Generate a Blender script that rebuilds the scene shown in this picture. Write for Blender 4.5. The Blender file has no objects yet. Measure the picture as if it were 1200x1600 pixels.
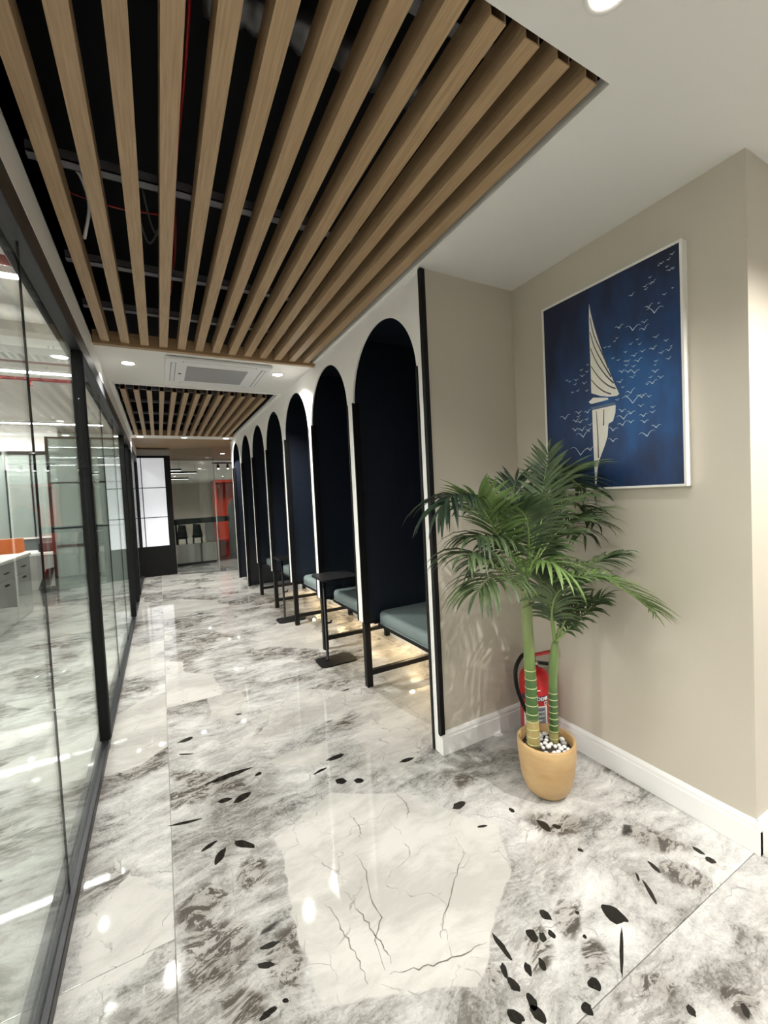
import bpy, bmesh, math, random
from mathutils import Vector, Matrix, noise as mnoise

S = bpy.context.scene
COL = S.collection
random.seed(7)
PI = math.pi

# ------------------------------------------------------------------ camera
CAM_H = 1.4
YAW, PITCH, ROLL = math.radians(28.156), math.radians(2.163), math.radians(-2.844)
_f = Vector((math.sin(YAW), math.cos(YAW), 0)); _r = Vector((math.cos(YAW), -math.sin(YAW), 0)); _u = Vector((0, 0, 1))
_f2 = _f * math.cos(PITCH) - _u * math.sin(PITCH); _u2 = _u * math.cos(PITCH) + _f * math.sin(PITCH)
_r3 = _r * math.cos(ROLL) + _u2 * math.sin(ROLL); _u3 = _u2 * math.cos(ROLL) - _r * math.sin(ROLL)
cam_data = bpy.data.cameras.new('camera')
cam_data.sensor_fit = 'HORIZONTAL'; cam_data.sensor_width = 36.0
cam_data.lens = 654.65 / 1200 * 36.0
cam_data.clip_start = 0.02; cam_data.clip_end = 200
cam = bpy.data.objects.new('camera', cam_data); COL.objects.link(cam)
_m = Matrix.Identity(4)
for i in range(3):
    _m[i][0] = _r3[i]; _m[i][1] = _u3[i]; _m[i][2] = -_f2[i]
_m[2][3] = CAM_H
cam.matrix_world = _m
S.camera = cam

# ------------------------------------------------------------------ world, exposure
W = bpy.data.worlds.new('world'); S.world = W; W.use_nodes = True
W.node_tree.nodes['Background'].inputs[0].default_value = (0.9, 0.92, 1.0, 1)
W.node_tree.nodes['Background'].inputs[1].default_value = 0.25
S.view_settings.view_transform = 'Standard'
S.view_settings.look = 'None'
S.view_settings.gamma = 1.0
S.view_settings.use_curve_mapping = False
S.view_settings.exposure = 0.6
S.cycles.max_bounces = 6; S.cycles.diffuse_bounces = 3; S.cycles.glossy_bounces = 3; S.cycles.transparent_max_bounces = 12
S.cycles.adaptive_threshold = 0.03
S.cycles.caustics_reflective = False; S.cycles.caustics_refractive = False
DOWN_W = 62.0        # watts of one recessed downlight
LINE_E = 80.0         # emission of the linear office lamps

CEIL = 2.563         # ceiling height
OFC = 3.02           # office ceiling height
XW = 1.253           # face of the booth wall
XG = -0.36           # glass partition
XR = 1.896           # painting wall
YR = 1.824           # recess end wall
YC = 0.711           # outer corner of painting wall

# ------------------------------------------------------------------ helpers
def lin(r, g, b):
    return tuple(((c / 255) / 12.92 if c / 255 <= 0.04045 else ((c / 255 + 0.055) / 1.055) ** 2.4) for c in (r, g, b)) + (1.0,)

def tag(o, label, cat, group=None, kind=None):
    if label: o['label'] = label
    if cat: o['category'] = cat
    if group: o['group'] = group
    if kind: o['kind'] = kind
    return o

def struct(o, label, cat='structure'):
    return tag(o, label, cat, kind='structure')

def thing(name, loc, label, cat, group=None):
    o = bpy.data.objects.new(name, None); COL.objects.link(o)
    o.location = loc; o.empty_display_size = 0.05
    return tag(o, label, cat, group)

def adopt(o, parent):
    if parent is not None:
        o.parent = parent
        if parent.type == 'EMPTY':
            o.matrix_parent_inverse = Matrix.Translation(-Vector(parent.location))
    return o

def build(name, verts, faces, mat, parent=None, smooth=False):
    me = bpy.data.meshes.new(name)
    me.from_pydata([tuple(v) for v in verts], [], [tuple(f) for f in faces])
    me.materials.append(mat)
    if smooth:
        me.polygons.foreach_set('use_smooth', [True] * len(me.polygons))
    me.update()
    o = bpy.data.objects.new(name, me); COL.objects.link(o)
    return adopt(o, parent)

def build_bm(name, bm, mat, parent=None, smooth=False):
    me = bpy.data.meshes.new(name); bm.to_mesh(me); bm.free()
    me.materials.append(mat)
    if smooth:
        me.polygons.foreach_set('use_smooth', [True] * len(me.polygons))
    o = bpy.data.objects.new(name, me); COL.objects.link(o)
    return adopt(o, parent)

CUBE_F = [(0, 3, 2, 1), (4, 5, 6, 7), (0, 1, 5, 4), (1, 2, 6, 5), (2, 3, 7, 6), (3, 0, 4, 7)]
def cube_v(x0, x1, y0, y1, z0, z1):
    return [(x0, y0, z0), (x1, y0, z0), (x1, y1, z0), (x0, y1, z0), (x0, y0, z1), (x1, y0, z1), (x1, y1, z1), (x0, y1, z1)]

class MB:
    """collects several solids of ONE piece"""
    def __init__(s): s.v = []; s.f = []
    def add(s, v, f):
        n = len(s.v); s.v += [tuple(p) for p in v]; s.f += [tuple(i + n for i in q) for q in f]; return s
    def box(s, *a): return s.add(cube_v(*a), CUBE_F)
    def obj(s, name, mat, parent=None, smooth=False): return build(name, s.v, s.f, mat, parent, smooth)

def box(name, x0, x1, y0, y1, z0, z1, mat, parent=None, bev=0.0, seg=2, smooth=False):
    if bev <= 0:
        return build(name, cube_v(x0, x1, y0, y1, z0, z1), CUBE_F, mat, parent)
    bm = bmesh.new()
    vs = [bm.verts.new(v) for v in cube_v(x0, x1, y0, y1, z0, z1)]
    for f in CUBE_F: bm.faces.new([vs[i] for i in f])
    bmesh.ops.bevel(bm, geom=bm.edges[:], offset=bev, segments=seg, profile=0.5, affect='EDGES')
    return build_bm(name, bm, mat, parent, smooth)

def tube_vf(pts, r, n=8, cap=True):
    pts = [Vector(p) for p in pts]
    rr = r if isinstance(r, (list, tuple)) else [r] * len(pts)
    v, f = [], []
    up = None
    for i, p in enumerate(pts):
        t = (pts[min(i + 1, len(pts) - 1)] - pts[max(i - 1, 0)]).normalized()
        if up is None:
            up = Vector((0, 0, 1)) if abs(t.z) < 0.9 else Vector((1, 0, 0))
        a = t.cross(up)
        a = a.normalized() if a.length > 1e-6 else Vector((1, 0, 0))
        b = a.cross(t).normalized(); up = b
        for k in range(n):
            q = 2 * PI * k / n
            v.append(p + a * math.cos(q) * rr[i] + b * math.sin(q) * rr[i])
    for i in range(len(pts) - 1):
        for k in range(n):
            k2 = (k + 1) % n
            f.append((i * n + k, i * n + k2, (i + 1) * n + k2, (i + 1) * n + k))
    if cap:
        f.append(tuple(range(n - 1, -1, -1))); m = (len(pts) - 1) * n
        f.append(tuple(range(m, m + n)))
    return v, f

def tube(name, pts, r, mat, parent=None, n=8, smooth=True):
    v, f = tube_vf(pts, r, n); o = build(name, v, f, mat, parent, smooth)
    return o

def lathe_vf(prof, c, n=32, cap=True):
    v, f = [], []
    for (r, z) in prof:
        for k in range(n):
            a = 2 * PI * k / n
            v.append((c[0] + r * math.cos(a), c[1] + r * math.sin(a), c[2] + z))
    for i in range(len(prof) - 1):
        for k in range(n):
            k2 = (k + 1) % n
            f.append((i * n + k, i * n + k2, (i + 1) * n + k2, (i + 1) * n + k))
    if cap:
        f.append(tuple(range(n - 1, -1, -1))); m = (len(prof) - 1) * n
        f.append(tuple(range(m, m + n)))
    return v, f

def lathe(name, prof, c, mat, parent=None, n=32, smooth=True, cap=True):
    v, f = lathe_vf(prof, c, n, cap); return build(name, v, f, mat, parent, smooth)

def spline(pts, n):
    """Catmull-Rom through pts, n samples"""
    P = [Vector(p) for p in pts]
    P = [P[0] * 2 - P[1]] + P + [P[-1] * 2 - P[-2]]
    out = []; segs = len(P) - 3
    for i in range(n):
        t = i / (n - 1) * segs; k = min(int(t), segs - 1); u = t - k
        a, b, c, d = P[k:k + 4]
        out.append(0.5 * ((2 * b) + (c - a) * u + (2 * a - 5 * b + 4 * c - d) * u * u + (3 * b - a - 3 * c + d) * u ** 3))
    return out

def prism(name, poly, axis, a, b, mat, parent=None):
    """extrude a 2-D polygon along an axis from a to b ('x': poly is (y, z); 'y': poly is (x, z); 'z': poly is (x, y))"""
    def P(p, t):
        return (t, p[0], p[1]) if axis == 'x' else (p[0], t, p[1]) if axis == 'y' else (p[0], p[1], t)
    bm = bmesh.new()
    lo = [bm.verts.new(P(p, a)) for p in poly]; hi = [bm.verts.new(P(p, b)) for p in poly]
    n = len(poly)
    bm.faces.new(lo); bm.faces.new(hi[::-1]); bm.normal_update()
    for i in range(n):
        j = (i + 1) % n
        bm.faces.new((lo[j], lo[i], hi[i], hi[j]))
    bmesh.ops.triangulate(bm, faces=[f for f in bm.faces if len(f.verts) > 4])
    bmesh.ops.recalc_face_normals(bm, faces=bm.faces[:])
    return build_bm(name, bm, mat, parent)

def rrect(x0, x1, y0, y1, r, n=5):
    out = []
    for (cx, cy, a0) in ((x1 - r, y0 + r, -PI / 2), (x1 - r, y1 - r, 0), (x0 + r, y1 - r, PI / 2), (x0 + r, y0 + r, PI)):
        for k in range(n + 1):
            a = a0 + PI / 2 * k / n; out.append((cx + r * math.cos(a), cy + r * math.sin(a)))
    return out

def copy_thing(root, off, label=None):
    r = root.copy(); COL.objects.link(r); r.location = Vector(root.location) + Vector(off)
    if label: r['label'] = label
    for ch in [o for o in bpy.data.objects if o.parent == root]:
        c = ch.copy(); COL.objects.link(c); mi = ch.matrix_parent_inverse.copy(); c.parent = r; c.matrix_parent_inverse = mi
        for g in [o for o in bpy.data.objects if o.parent == ch]:
            d = g.copy(); COL.objects.link(d); d.parent = c
    return r

# ------------------------------------------------------------------ materials
def new_mat(name):
    m = bpy.data.materials.new(name); m.use_nodes = True
    return m, m.node_tree, m.node_tree.nodes['Principled BSDF']

def plain(name, col, rough=0.5, metal=0.0, spec=0.5, var=0.06, scale=30.0, bump=0.0, stretch=(1, 1, 1), emit=0.0):
    """principled surface with a little procedural mottling"""
    m, t, p = new_mat(name); N = t.nodes; L = t.links
    tc = N.new('ShaderNodeTexCoord'); mp = N.new('ShaderNodeMapping'); mp.inputs['Scale'].default_value = stretch
    L.new(tc.outputs['Object'], mp.inputs[0])
    nz = N.new('ShaderNodeTexNoise'); nz.inputs['Scale'].default_value = scale; nz.inputs['Detail'].default_value = 4
    L.new(mp.outputs[0], nz.inputs['Vector'])
    mr = N.new('ShaderNodeMapRange'); mr.inputs[3].default_value = 1 - var; mr.inputs[4].default_value = 1 + var
    L.new(nz.outputs['Fac'], mr.inputs[0])
    mx = N.new('ShaderNodeVectorMath'); mx.operation = 'SCALE'; mx.inputs[0].default_value = col[:3]
    L.new(mr.outputs[0], mx.inputs['Scale']); L.new(mx.outputs[0], p.inputs['Base Color'])
    p.inputs['Roughness'].default_value = rough; p.inputs['Metallic'].default_value = metal
    p.inputs['Specular IOR Level'].default_value = spec
    if bump:
        b = N.new('ShaderNodeBump'); b.inputs['Strength'].default_value = bump; b.inputs['Distance'].default_value = 0.002
        L.new(nz.outputs['Fac'], b.inputs['Height']); L.new(b.outputs[0], p.inputs['Normal'])
    if emit:
        p.inputs['Emission Color'].default_value = col; p.inputs['Emission Strength'].default_value = emit
    return m

def wood(name, c0, c1, axis='Y', rough=0.5):
    m, t, p = new_mat(name); N = t.nodes; L = t.links
    tc = N.new('ShaderNodeTexCoord'); oi = N.new('ShaderNodeObjectInfo')
    ad = N.new('ShaderNodeVectorMath'); ad.operation = 'ADD'
    L.new(tc.outputs['Object'], ad.inputs[0]); L.new(oi.outputs['Random'], ad.inputs[1])
    mp = N.new('ShaderNodeMapping')
    mp.inputs['Scale'].default_value = {'Y': (60, 2.0, 60), 'X': (2.0, 60, 60), 'Z': (60, 60, 2.0)}[axis]
    L.new(ad.outputs[0], mp.inputs[0])
    nz = N.new('ShaderNodeTexNoise'); nz.inputs['Scale'].default_value = 2.5; nz.inputs['Detail'].default_value = 6; nz.inputs['Roughness'].default_value = 0.65
    L.new(mp.outputs[0], nz.inputs['Vector'])
    cr = N.new('ShaderNodeValToRGB'); cr.color_ramp.elements[0].position = 0.3; cr.color_ramp.elements[1].position = 0.72
    cr.color_ramp.elements[0].color = c0; cr.color_ramp.elements[1].color = c1
    L.new(nz.outputs['Fac'], cr.inputs[0]); L.new(cr.outputs[0], p.inputs['Base Color'])
    p.inputs['Roughness'].default_value = rough
    b = N.new('ShaderNodeBump'); b.inputs['Strength'].default_value = 0.25; b.inputs['Distance'].default_value = 0.001
    L.new(nz.outputs['Fac'], b.inputs['Height']); L.new(b.outputs[0], p.inputs['Normal'])
    return m

def glass(name, tint, refl=1.0, haze=0.0):
    """architectural pane: clear transmission plus Fresnel reflection, optional satin film"""
    m = bpy.data.materials.new(name); m.use_nodes = True; t = m.node_tree; N = t.nodes; L = t.links
    N.remove(N['Principled BSDF']); out = N['Material Output']
    tr = N.new('ShaderNodeBsdfTransparent'); tr.inputs[0].default_value = tint
    gl = N.new('ShaderNodeBsdfGlossy'); gl.inputs['Roughness'].default_value = 0.015; gl.inputs[0].default_value = (0.92, 0.96, 0.94, 1)
    fr = N.new('ShaderNodeFresnel'); fr.inputs['IOR'].default_value = 1.5
    mu = N.new('ShaderNodeMath'); mu.operation = 'MULTIPLY'; mu.use_clamp = True; mu.inputs[1].default_value = refl
    L.new(fr.outputs[0], mu.inputs[0])
    mx = N.new('ShaderNodeMixShader'); L.new(mu.outputs[0], mx.inputs[0])
    base = tr
    if haze > 0:
        df = N.new('ShaderNodeBsdfDiffuse'); df.inputs[0].default_value = lin(214, 224, 218)
        tl = N.new('ShaderNodeBsdfTranslucent'); tl.inputs[0].default_value = lin(205, 222, 214)
        m2 = N.new('ShaderNodeMixShader'); m2.inputs[0].default_value = 0.5
        L.new(df.outputs[0], m2.inputs[1]); L.new(tl.outputs[0], m2.inputs[2])
        nz = N.new('ShaderNodeTexNoise'); nz.inputs['Scale'].default_value = 3
        hz = N.new('ShaderNodeMapRange'); hz.inputs[3].default_value = haze * 0.9; hz.inputs[4].default_value = min(1, haze * 1.1)
        L.new(nz.outputs['Fac'], hz.inputs[0])
        m3 = N.new('ShaderNodeMixShader'); L.new(hz.outputs[0], m3.inputs[0])
        L.new(tr.outputs[0], m3.inputs[1]); L.new(m2.outputs[0], m3.inputs[2]); base = m3
    L.new(base.outputs[0], mx.inputs[1]); L.new(gl.outputs[0], mx.inputs[2])
    L.new(mx.outputs[0], out.inputs[0])
    return m

def emitter(name, col, strength, sampled=True):
    m, t, p = new_mat(name); N = t.nodes
    p.inputs['Base Color'].default_value = col; p.inputs['Roughness'].default_value = 0.5
    p.inputs['Emission Color'].default_value = col; p.inputs['Emission Strength'].default_value = strength
    if not sampled: m.cycles.emission_sampling = 'NONE'     # small lens: its beam is a lamp of its own
    return m

FLECKS = [(0.265, 2.067, -2.8, 0.045, 0.022), (0.222, 1.777, 2.33, 0.053, 0.017), (0.127, 1.768, -2.15, 0.039, 0.018), (0.759, 2.113, -3.06, 0.049, 0.018), (0.709, 1.92, 2.44, 0.028, 0.022), (0.787, 1.873, 2.59, 0.026, 0.017), (0.648, 2.05, -2.95, 0.04, 0.009), (0.222, 1.325, 2.97, 0.031, 0.01), (0.2, 1.273, 2.62, 0.025, 0.01), (0.189, 2.092, 2.99, 0.031, 0.016), (0.367, 2.2, -2.84, 0.018, 0.013), (1.101, 1.482, -3.05, 0.032, 0.02), (1.108, 1.338, 2.79, 0.023, 0.007), (1.073, 1.884, 3.09, 0.043, 0.013), (0.015, 2.039, 2.89, 0.067, 0.009), (0.062, 2.762, -2.82, 0.034, 0.022), (0.227, 1.154, 2.51, 0.009, 0.006), (0.234, 2.271, -3.08, 0.11, 0.021), (0.097, 1.845, -2.83, 0.034, 0.011), (0.178, 1.15, -3.06, 0.024, 0.01), (0.05, 2.6, 2.61, 0.043, 0.008), (1.222, 0.838, 1.83, 0.042, 0.026), (1.4, 0.823, -2.16, 0.047, 0.008), (1.42, 0.876, -2.35, 0.018, 0.005), (1.138, 0.757, -2.57, 0.074, 0.005), (0.994, 0.745, -1.96, 0.019, 0.017), (1.033, 0.949, 1.67, 0.02, 0.014), (0.948, 0.927, 1.52, 0.021, 0.016), (0.971, 0.906, -2.13, 0.016, 0.011), (1.002, 0.899, -1.83, 0.015, 0.009), (0.844, 0.95, -1.6, 0.044, 0.01), (0.803, 0.899, -2, 0.021, 0.008), (0.8, 0.858, 1.76, 0.02, 0.013), (0.751, 0.802, 2.1, 0.023, 0.015), (0.815, 0.806, -1.97, 0.022, 0.013), (0.805, 0.777, 1.66, 0.024, 0.015), (0.926, 0.72, -1.6, 0.016, 0.014), (1.326, 1.207, 1.55, 0.033, 0.018), (1.366, 1.176, 2.28, 0.018, 0.012), (1.348, 1.053, 1.88, 0.011, 0.008), (1.276, 1.338, 1.53, 0.015, 0.011), (1.717, 0.824, -1.68, 0.021, 0.011), (1.709, 0.779, 0.76, 0.017, 0.016), (0.865, 0.866, -2.06, 0.018, 0.011), (0.91, 0.855, -1.98, 0.018, 0.011), (1.083, 0.841, -2.03, 0.007, 0.006), (1.129, 0.901, -2.36, 0.007, 0.006), (1.158, 0.58, -2.11, 0.013, 0.011), (1.277, 0.509, -2.54, 0.019, 0.01), (1.509, 0.867, -1.81, 0.027, 0.01)]
BROWNS = [(0.055, 2.227, 3.05, 0.171, 0.09), (0.636, 2.618, -3.0, 0.2, 0.11), (1.1, 2.413, -3.09, 0.28, 0.11), (1.01, 2.929, -3.02, 0.22, 0.08), (1.283, 2.09, -2.94, 0.13, 0.06), (0.084, 1.38, 1.91, 0.115, 0.10), (0.034, 1.575, 2.37, 0.08, 0.07), (0.058, 1.429, 2.31, 0.105, 0.063), (0.075, 1.599, 2.1, 0.076, 0.048), (0.26, 1.264, 1.44, 0.102, 0.057), (0.118, 1.207, 2.45, 0.083, 0.043), (0.137, 2.284, 2.36, 0.258, 0.06), (1.23, 1.618, 0.92, 0.067, 0.052), (0.233, 1.607, 1.94, 0.086, 0.057), (1.381, 1.192, 2.67, 0.115, 0.064), (1.638, 0.938, 2.26, 0.103, 0.061), (1.562, 0.787, 2.06, 0.089, 0.053), (0.936, 0.895, 0.44, 0.085, 0.047), (1.057, 0.793, 0.33, 0.056, 0.03), (1.129, 0.671, 2.76, 0.072, 0.034), (1.95, 1.165, 2.12, 0.185, 0.077), (1.098, 0.902, -2.41, 0.072, 0.038), (0.774, 0.912, 0.04, 0.044, 0.034), (1.294, 0.516, -0.23, 0.049, 0.029)]
SLAB = [(-0.388, 0.922, 1.475), (0.583, 0.813, 1.9), (0.835, 0.55, 1.691), (0.859, -0.512, 0.328), (0.589, -0.808, -0.295), (0.172, -0.985, -0.794), (-0.394, -0.919, -1.13), (-0.969, -0.249, -0.58), (-0.999, 0.041, -0.26)]
SLAB2 = [(-0.067, 0.998, 2.24), (0.917, -0.398, -0.194), (-0.029, -1.0, -2.14), (-0.645, -0.764, -2.008)]
CRACKS = [[(0.658, 1.697), (0.665, 1.608), (0.641, 1.55)], [(0.589, 1.5), (0.599, 1.421), (0.568, 1.314), (0.568, 1.228), (0.521, 1.169), (0.506, 1.075)], [(0.906, 1.688), (0.897, 1.593), (0.865, 1.541)], [(0.423, 1.364), (0.442, 1.237), (0.446, 1.071)], [(0.498, 1.37), (0.525, 1.187), (0.532, 1.083)], [(0.511, 1.063), (0.655, 1.01), (0.817, 0.982)], [(0.695, 1.065), (0.752, 1.118), (0.862, 1.204), (0.971, 1.287)]]

def marble(name, near):
    m, t, p = new_mat(name); N = t.nodes; L = t.links
    def nd(k, **kw):
        n = N.new('ShaderNode' + k)
        for a, b in kw.items(): setattr(n, a, b)
        return n
    def vm(op, a, b=None, s=None):
        n = nd('VectorMath', operation=op)
        for i, x in enumerate((a, b)):
            if x is None: continue
            if isinstance(x, tuple): n.inputs[i].default_value = x
            else: L.new(x, n.inputs[i])
        if s is not None: n.inputs['Scale'].default_value = s
        return n.outputs['Value'] if op in ('LENGTH', 'DOT_PRODUCT', 'DISTANCE') else n.outputs['Vector']
    def ma(op, a, b=None, c=None):
        n = nd('Math', operation=op)
        for i, x in enumerate((a, b, c)):
            if x is None: continue
            if isinstance(x, (int, float)): n.inputs[i].default_value = x
            else: L.new(x, n.inputs[i])
        return n.outputs[0]
    def step(x, lo, hi, o0=0.0, o1=1.0):
        n = nd('MapRange', interpolation_type='SMOOTHSTEP'); L.new(x, n.inputs[0])
        n.inputs[1].default_value = lo; n.inputs[2].default_value = hi; n.inputs[3].default_value = o0; n.inputs[4].default_value = o1
        return n.outputs[0]
    def noise(v, sc, det=5, ro=0.55, out='Fac'):
        n = nd('TexNoise'); L.new(v, n.inputs['Vector']); n.inputs['Scale'].default_value = sc
        n.inputs['Detail'].default_value = det; n.inputs['Roughness'].default_value = ro
        return n.outputs[out]
    def mix(f, a, b):
        n = nd('Mix', data_type='RGBA')
        if isinstance(f, (int, float)): n.inputs[0].default_value = f
        else: L.new(f, n.inputs[0])
        for i, x in ((6, a), (7, b)):
            if isinstance(x, tuple): n.inputs[i].default_value = x
            else: L.new(x, n.inputs[i])
        return n.outputs[2]
    def warp(v, sc, amt, det=3):
        c = vm('SUBTRACT', noise(v, sc, det, 0.6, 'Color'), (0.5, 0.5, 0.5))
        return vm('ADD', v, vm('SCALE', c, s=amt))
    def ellipses(v, lst):
        cur = None
        for (x, y, a, sa, sb) in lst:
            mp = nd('Mapping', vector_type='TEXTURE')
            if cur is None: L.new(v, mp.inputs[0])
            else:                                   # chained, so that the shader evaluates one ellipse after the other
                ch = nd('VectorMath', operation='MULTIPLY_ADD'); L.new(cur, ch.inputs[0]); ch.inputs[1].default_value = (1e-7, 0, 0); L.new(v, ch.inputs[2])
                L.new(ch.outputs[0], mp.inputs[0])
            mp.inputs['Location'].default_value = (x, y, 0); mp.inputs['Rotation'].default_value = (0, 0, a); mp.inputs['Scale'].default_value = (sa, sb, 1)
            d = vm('LENGTH', mp.outputs[0])
            cur = d if cur is None else ma('MINIMUM', cur, d)
        return cur
    def convex(v, edges):
        cur = None
        for (nx, ny, dd) in edges:
            src = v
            if cur is not None:
                ch = nd('VectorMath', operation='MULTIPLY_ADD'); L.new(cur, ch.inputs[0]); ch.inputs[1].default_value = (1e-7, 0, 0); L.new(v, ch.inputs[2]); src = ch.outputs[0]
            d = ma('SUBTRACT', vm('DOT_PRODUCT', src, (nx, ny, 0.0)), dd)
            cur = d if cur is None else ma('MAXIMUM', cur, d)
        return cur
    geo = nd('NewGeometry'); oi = nd('ObjectInfo')
    pos = vm('MULTIPLY', geo.outputs['Position'], (1, 1, 0))
    rv = nd('CombineXYZ'); L.new(ma('MULTIPLY', oi.outputs['Random'], 37.0), rv.inputs[0]); L.new(ma('MULTIPLY', oi.outputs['Random'], 91.0), rv.inputs[1])
    P = vm('ADD', pos, rv.outputs[0])
    Pw = warp(P, 2.6, 0.22, 2)
    Pa = vm('MULTIPLY', Pw, (1.0, 2.3, 1.0))                # veining runs across the corridor
    nA = noise(Pa, 1.7, 4, 0.6)
    nB = noise(Pa, 8.0, 6, 0.76)
    nC = noise(P, 75.0, 3, 0.8)
    # granular grey and white body
    f = ma('ADD', ma('ADD', ma('MULTIPLY', nA, 0.40), ma('MULTIPLY', nB, 0.38)), ma('MULTIPLY', nC, 0.20))
    cr = nd('ValToRGB'); L.new(f, cr.inputs[0]); e = cr.color_ramp.elements
    e[0].position = 0.40; e[0].color = (0.13, 0.125, 0.113, 1)
    e[1].position = 0.64; e[1].color = (0.69, 0.68, 0.652, 1)
    q = e.new(0.46); q.color = (0.35, 0.343, 0.322, 1)
    q = e.new(0.515); q.color = (0.47, 0.46, 0.437, 1)
    q = e.new(0.57); q.color = (0.58, 0.57, 0.542, 1)
    col = cr.outputs[0]
    # fine pitting
    col = mix(step(nC, 0.55, 0.68, 0, 0.55), col, (0.20, 0.19, 0.17, 1))
    # brown mineral clusters, streaked
    br = step(noise(P, 1.9, 2, 0.5), 0.46, 0.62)
    if near:
        be = ellipses(warp(pos, 7.0, 0.10, 3), BROWNS)
        br = ma('MAXIMUM', ma('MULTIPLY', br, 0.4), step(be, 0.7, 1.25, 1, 0))
    n5 = noise(warp(Pa, 7.0, 0.16, 2), 11.0, 6, 0.78)
    dk = ma('MULTIPLY', br, step(n5, 0.47, 0.555))
    col = mix(ma('MULTIPLY', br, 0.5), col, (0.24, 0.22, 0.19, 1))
    col = mix(ma('MULTIPLY', dk, 0.88), col, (0.048, 0.040, 0.032, 1))
    # smooth cream slabs with broken straight edges
    vor = nd('TexVoronoi', distance='MANHATTAN'); L.new(warp(P, 9.0, 0.05, 3), vor.inputs['Vector']); vor.inputs['Scale'].default_value = 1.5
    sp = nd('SeparateColor'); L.new(vor.outputs['Color'], sp.inputs[0])
    crm = step(sp.outputs[0], 0.70, 0.705)
    if near:
        wp = warp(warp(pos, 4.0, 0.09, 2), 20.0, 0.02, 3)
        ce = ma('MINIMUM', convex(wp, SLAB), convex(wp, SLAB2))
        crm = ma('MAXIMUM', ma('MULTIPLY', ma('MULTIPLY', crm, 0.8), step(ce, 0.10, 0.25)), step(ce, -0.004, 0.003, 1, 0))
    cf = ma('ADD', ma('MULTIPLY', nA, 0.7), ma('MULTIPLY', nB, 0.3))
    cream = mix(step(cf, 0.42, 0.60), (0.42, 0.408, 0.372, 1), (0.54, 0.525, 0.485, 1))
    cream = mix(step(nC, 0.58, 0.70, 0, 0.25), cream, (0.42, 0.40, 0.36, 1))
    col = mix(ma('MULTIPLY', crm, 0.95), col, cream)
    # hairline cracks
    v2 = nd('TexVoronoi', feature='DISTANCE_TO_EDGE'); L.new(warp(Pw, 6.0, 0.14, 3), v2.inputs['Vector']); v2.inputs['Scale'].default_value = 3.6
    ck = ma('MULTIPLY', step(v2.outputs['Distance'], 0.002, 0.011, 1, 0), step(nB, 0.44, 0.58))
    col = mix(ma('MULTIPLY', ck, 0.55), col, (0.15, 0.14, 0.12, 1))
    # small black flecks scattered through the stone (the large ones are inlaid pieces)
    mp = nd('Mapping'); L.new(warp(P, 9.0, 0.09, 2), mp.inputs[0]); mp.inputs['Rotation'].default_value = (0, 0, 0.25); mp.inputs['Scale'].default_value = (5.0, 15.0, 1)
    v3 = nd('TexVoronoi'); L.new(mp.outputs[0], v3.inputs['Vector']); v3.inputs['Scale'].default_value = 1.0
    s3 = nd('SeparateColor'); L.new(v3.outputs['Color'], s3.inputs[0])
    sc = ma('MULTIPLY', step(v3.outputs['Distance'], 0.16, 0.25, 1, 0), step(s3.outputs[0], 0.89 if not near else 0.95, 0.90 if not near else 0.955))
    sc = ma('MULTIPLY', sc, step(crm, 0.4, 0.6, 1, 0))
    blk = sc
    col = mix(ma('MULTIPLY', blk, 0.92), col, (0.024, 0.022, 0.019, 1))
    L.new(col, p.inputs['Base Color'])
    p.inputs['Roughness'].default_value = 0.035
    p.inputs['Specular IOR Level'].default_value = 0.55
    return m

M_MARBLE = marble('polished_marble', False)
M_MARBLE_N = marble('polished_marble_fossil_flecks', True)
M_GROUT = plain('grout', lin(190, 186, 176), 0.8)
M_CEIL = plain('ceiling_paint', lin(232, 230, 224), 0.75, var=0.012, scale=3)
M_WHITE = plain('white_paint', lin(243, 241, 236), 0.55, var=0.015, scale=4)
M_BASEB = plain('white_gloss_paint', lin(238, 237, 235), 0.28, var=0.01, scale=5)
M_BEIGE = plain('beige_paint', lin(198, 190, 175), 0.45, var=0.02, scale=2.5, spec=0.45)
M_BLACK = plain('black_metal', lin(12, 12, 13), 0.5, var=0.08, spec=0.25)
M_FRAME = plain('charcoal_frame', lin(44, 44, 47), 0.42, metal=0.25, var=0.08, scale=14)
M_VOID = plain('void_black', lin(14, 14, 20), 0.9, var=0.2, scale=6)
M_NAVY = plain('navy_acoustic_felt', lin(24, 31, 43), 0.42, var=0.10, scale=160, bump=0.05, spec=0.42)
M_SEAT = plain('grey_green_upholstery', lin(122, 136, 135), 0.62, var=0.08, scale=120, bump=0.1)
M_OAK = wood('pale_oak_veneer', lin(158, 130, 96), lin(190, 162, 126), 'Y', 0.5)
M_OAKX = wood('oak_veneer_crosswise', lin(146, 118, 84), lin(180, 150, 114), 'X', 0.5)
M_STEEL = plain('galvanised_steel', lin(120, 120, 122), 0.35, metal=0.9, var=0.25, scale=18)
M_DARKSTEEL = plain('dusty_dark_steel', lin(120, 120, 124), 0.6, metal=0.2, var=0.3, scale=10)
M_FOIL = plain('crumpled_foil', lin(120, 120, 122), 0.4, metal=0.7, var=0.6, scale=22, bump=0.9)
M_GLASS = glass('clear_glass', (0.965, 0.985, 0.975, 1), 0.48)
M_GLASS_END = glass('clear_door_glass', (0.92, 0.95, 0.94, 1), 0.6)
M_FROST = glass('frosted_green_glass', (0.85, 0.93, 0.9, 1), 0.8, 0.8)
M_SATIN = glass('satin_grey_glass', (0.75, 0.80, 0.78, 1), 1.0, 0.45)
M_LAMP = emitter('lamp_lens', (1.0, 0.97, 0.92, 1), 14.0, False)
M_WARM = emitter('warm_lamp_lens', (1.0, 0.80, 0.5, 1), 14.0, False)
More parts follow.
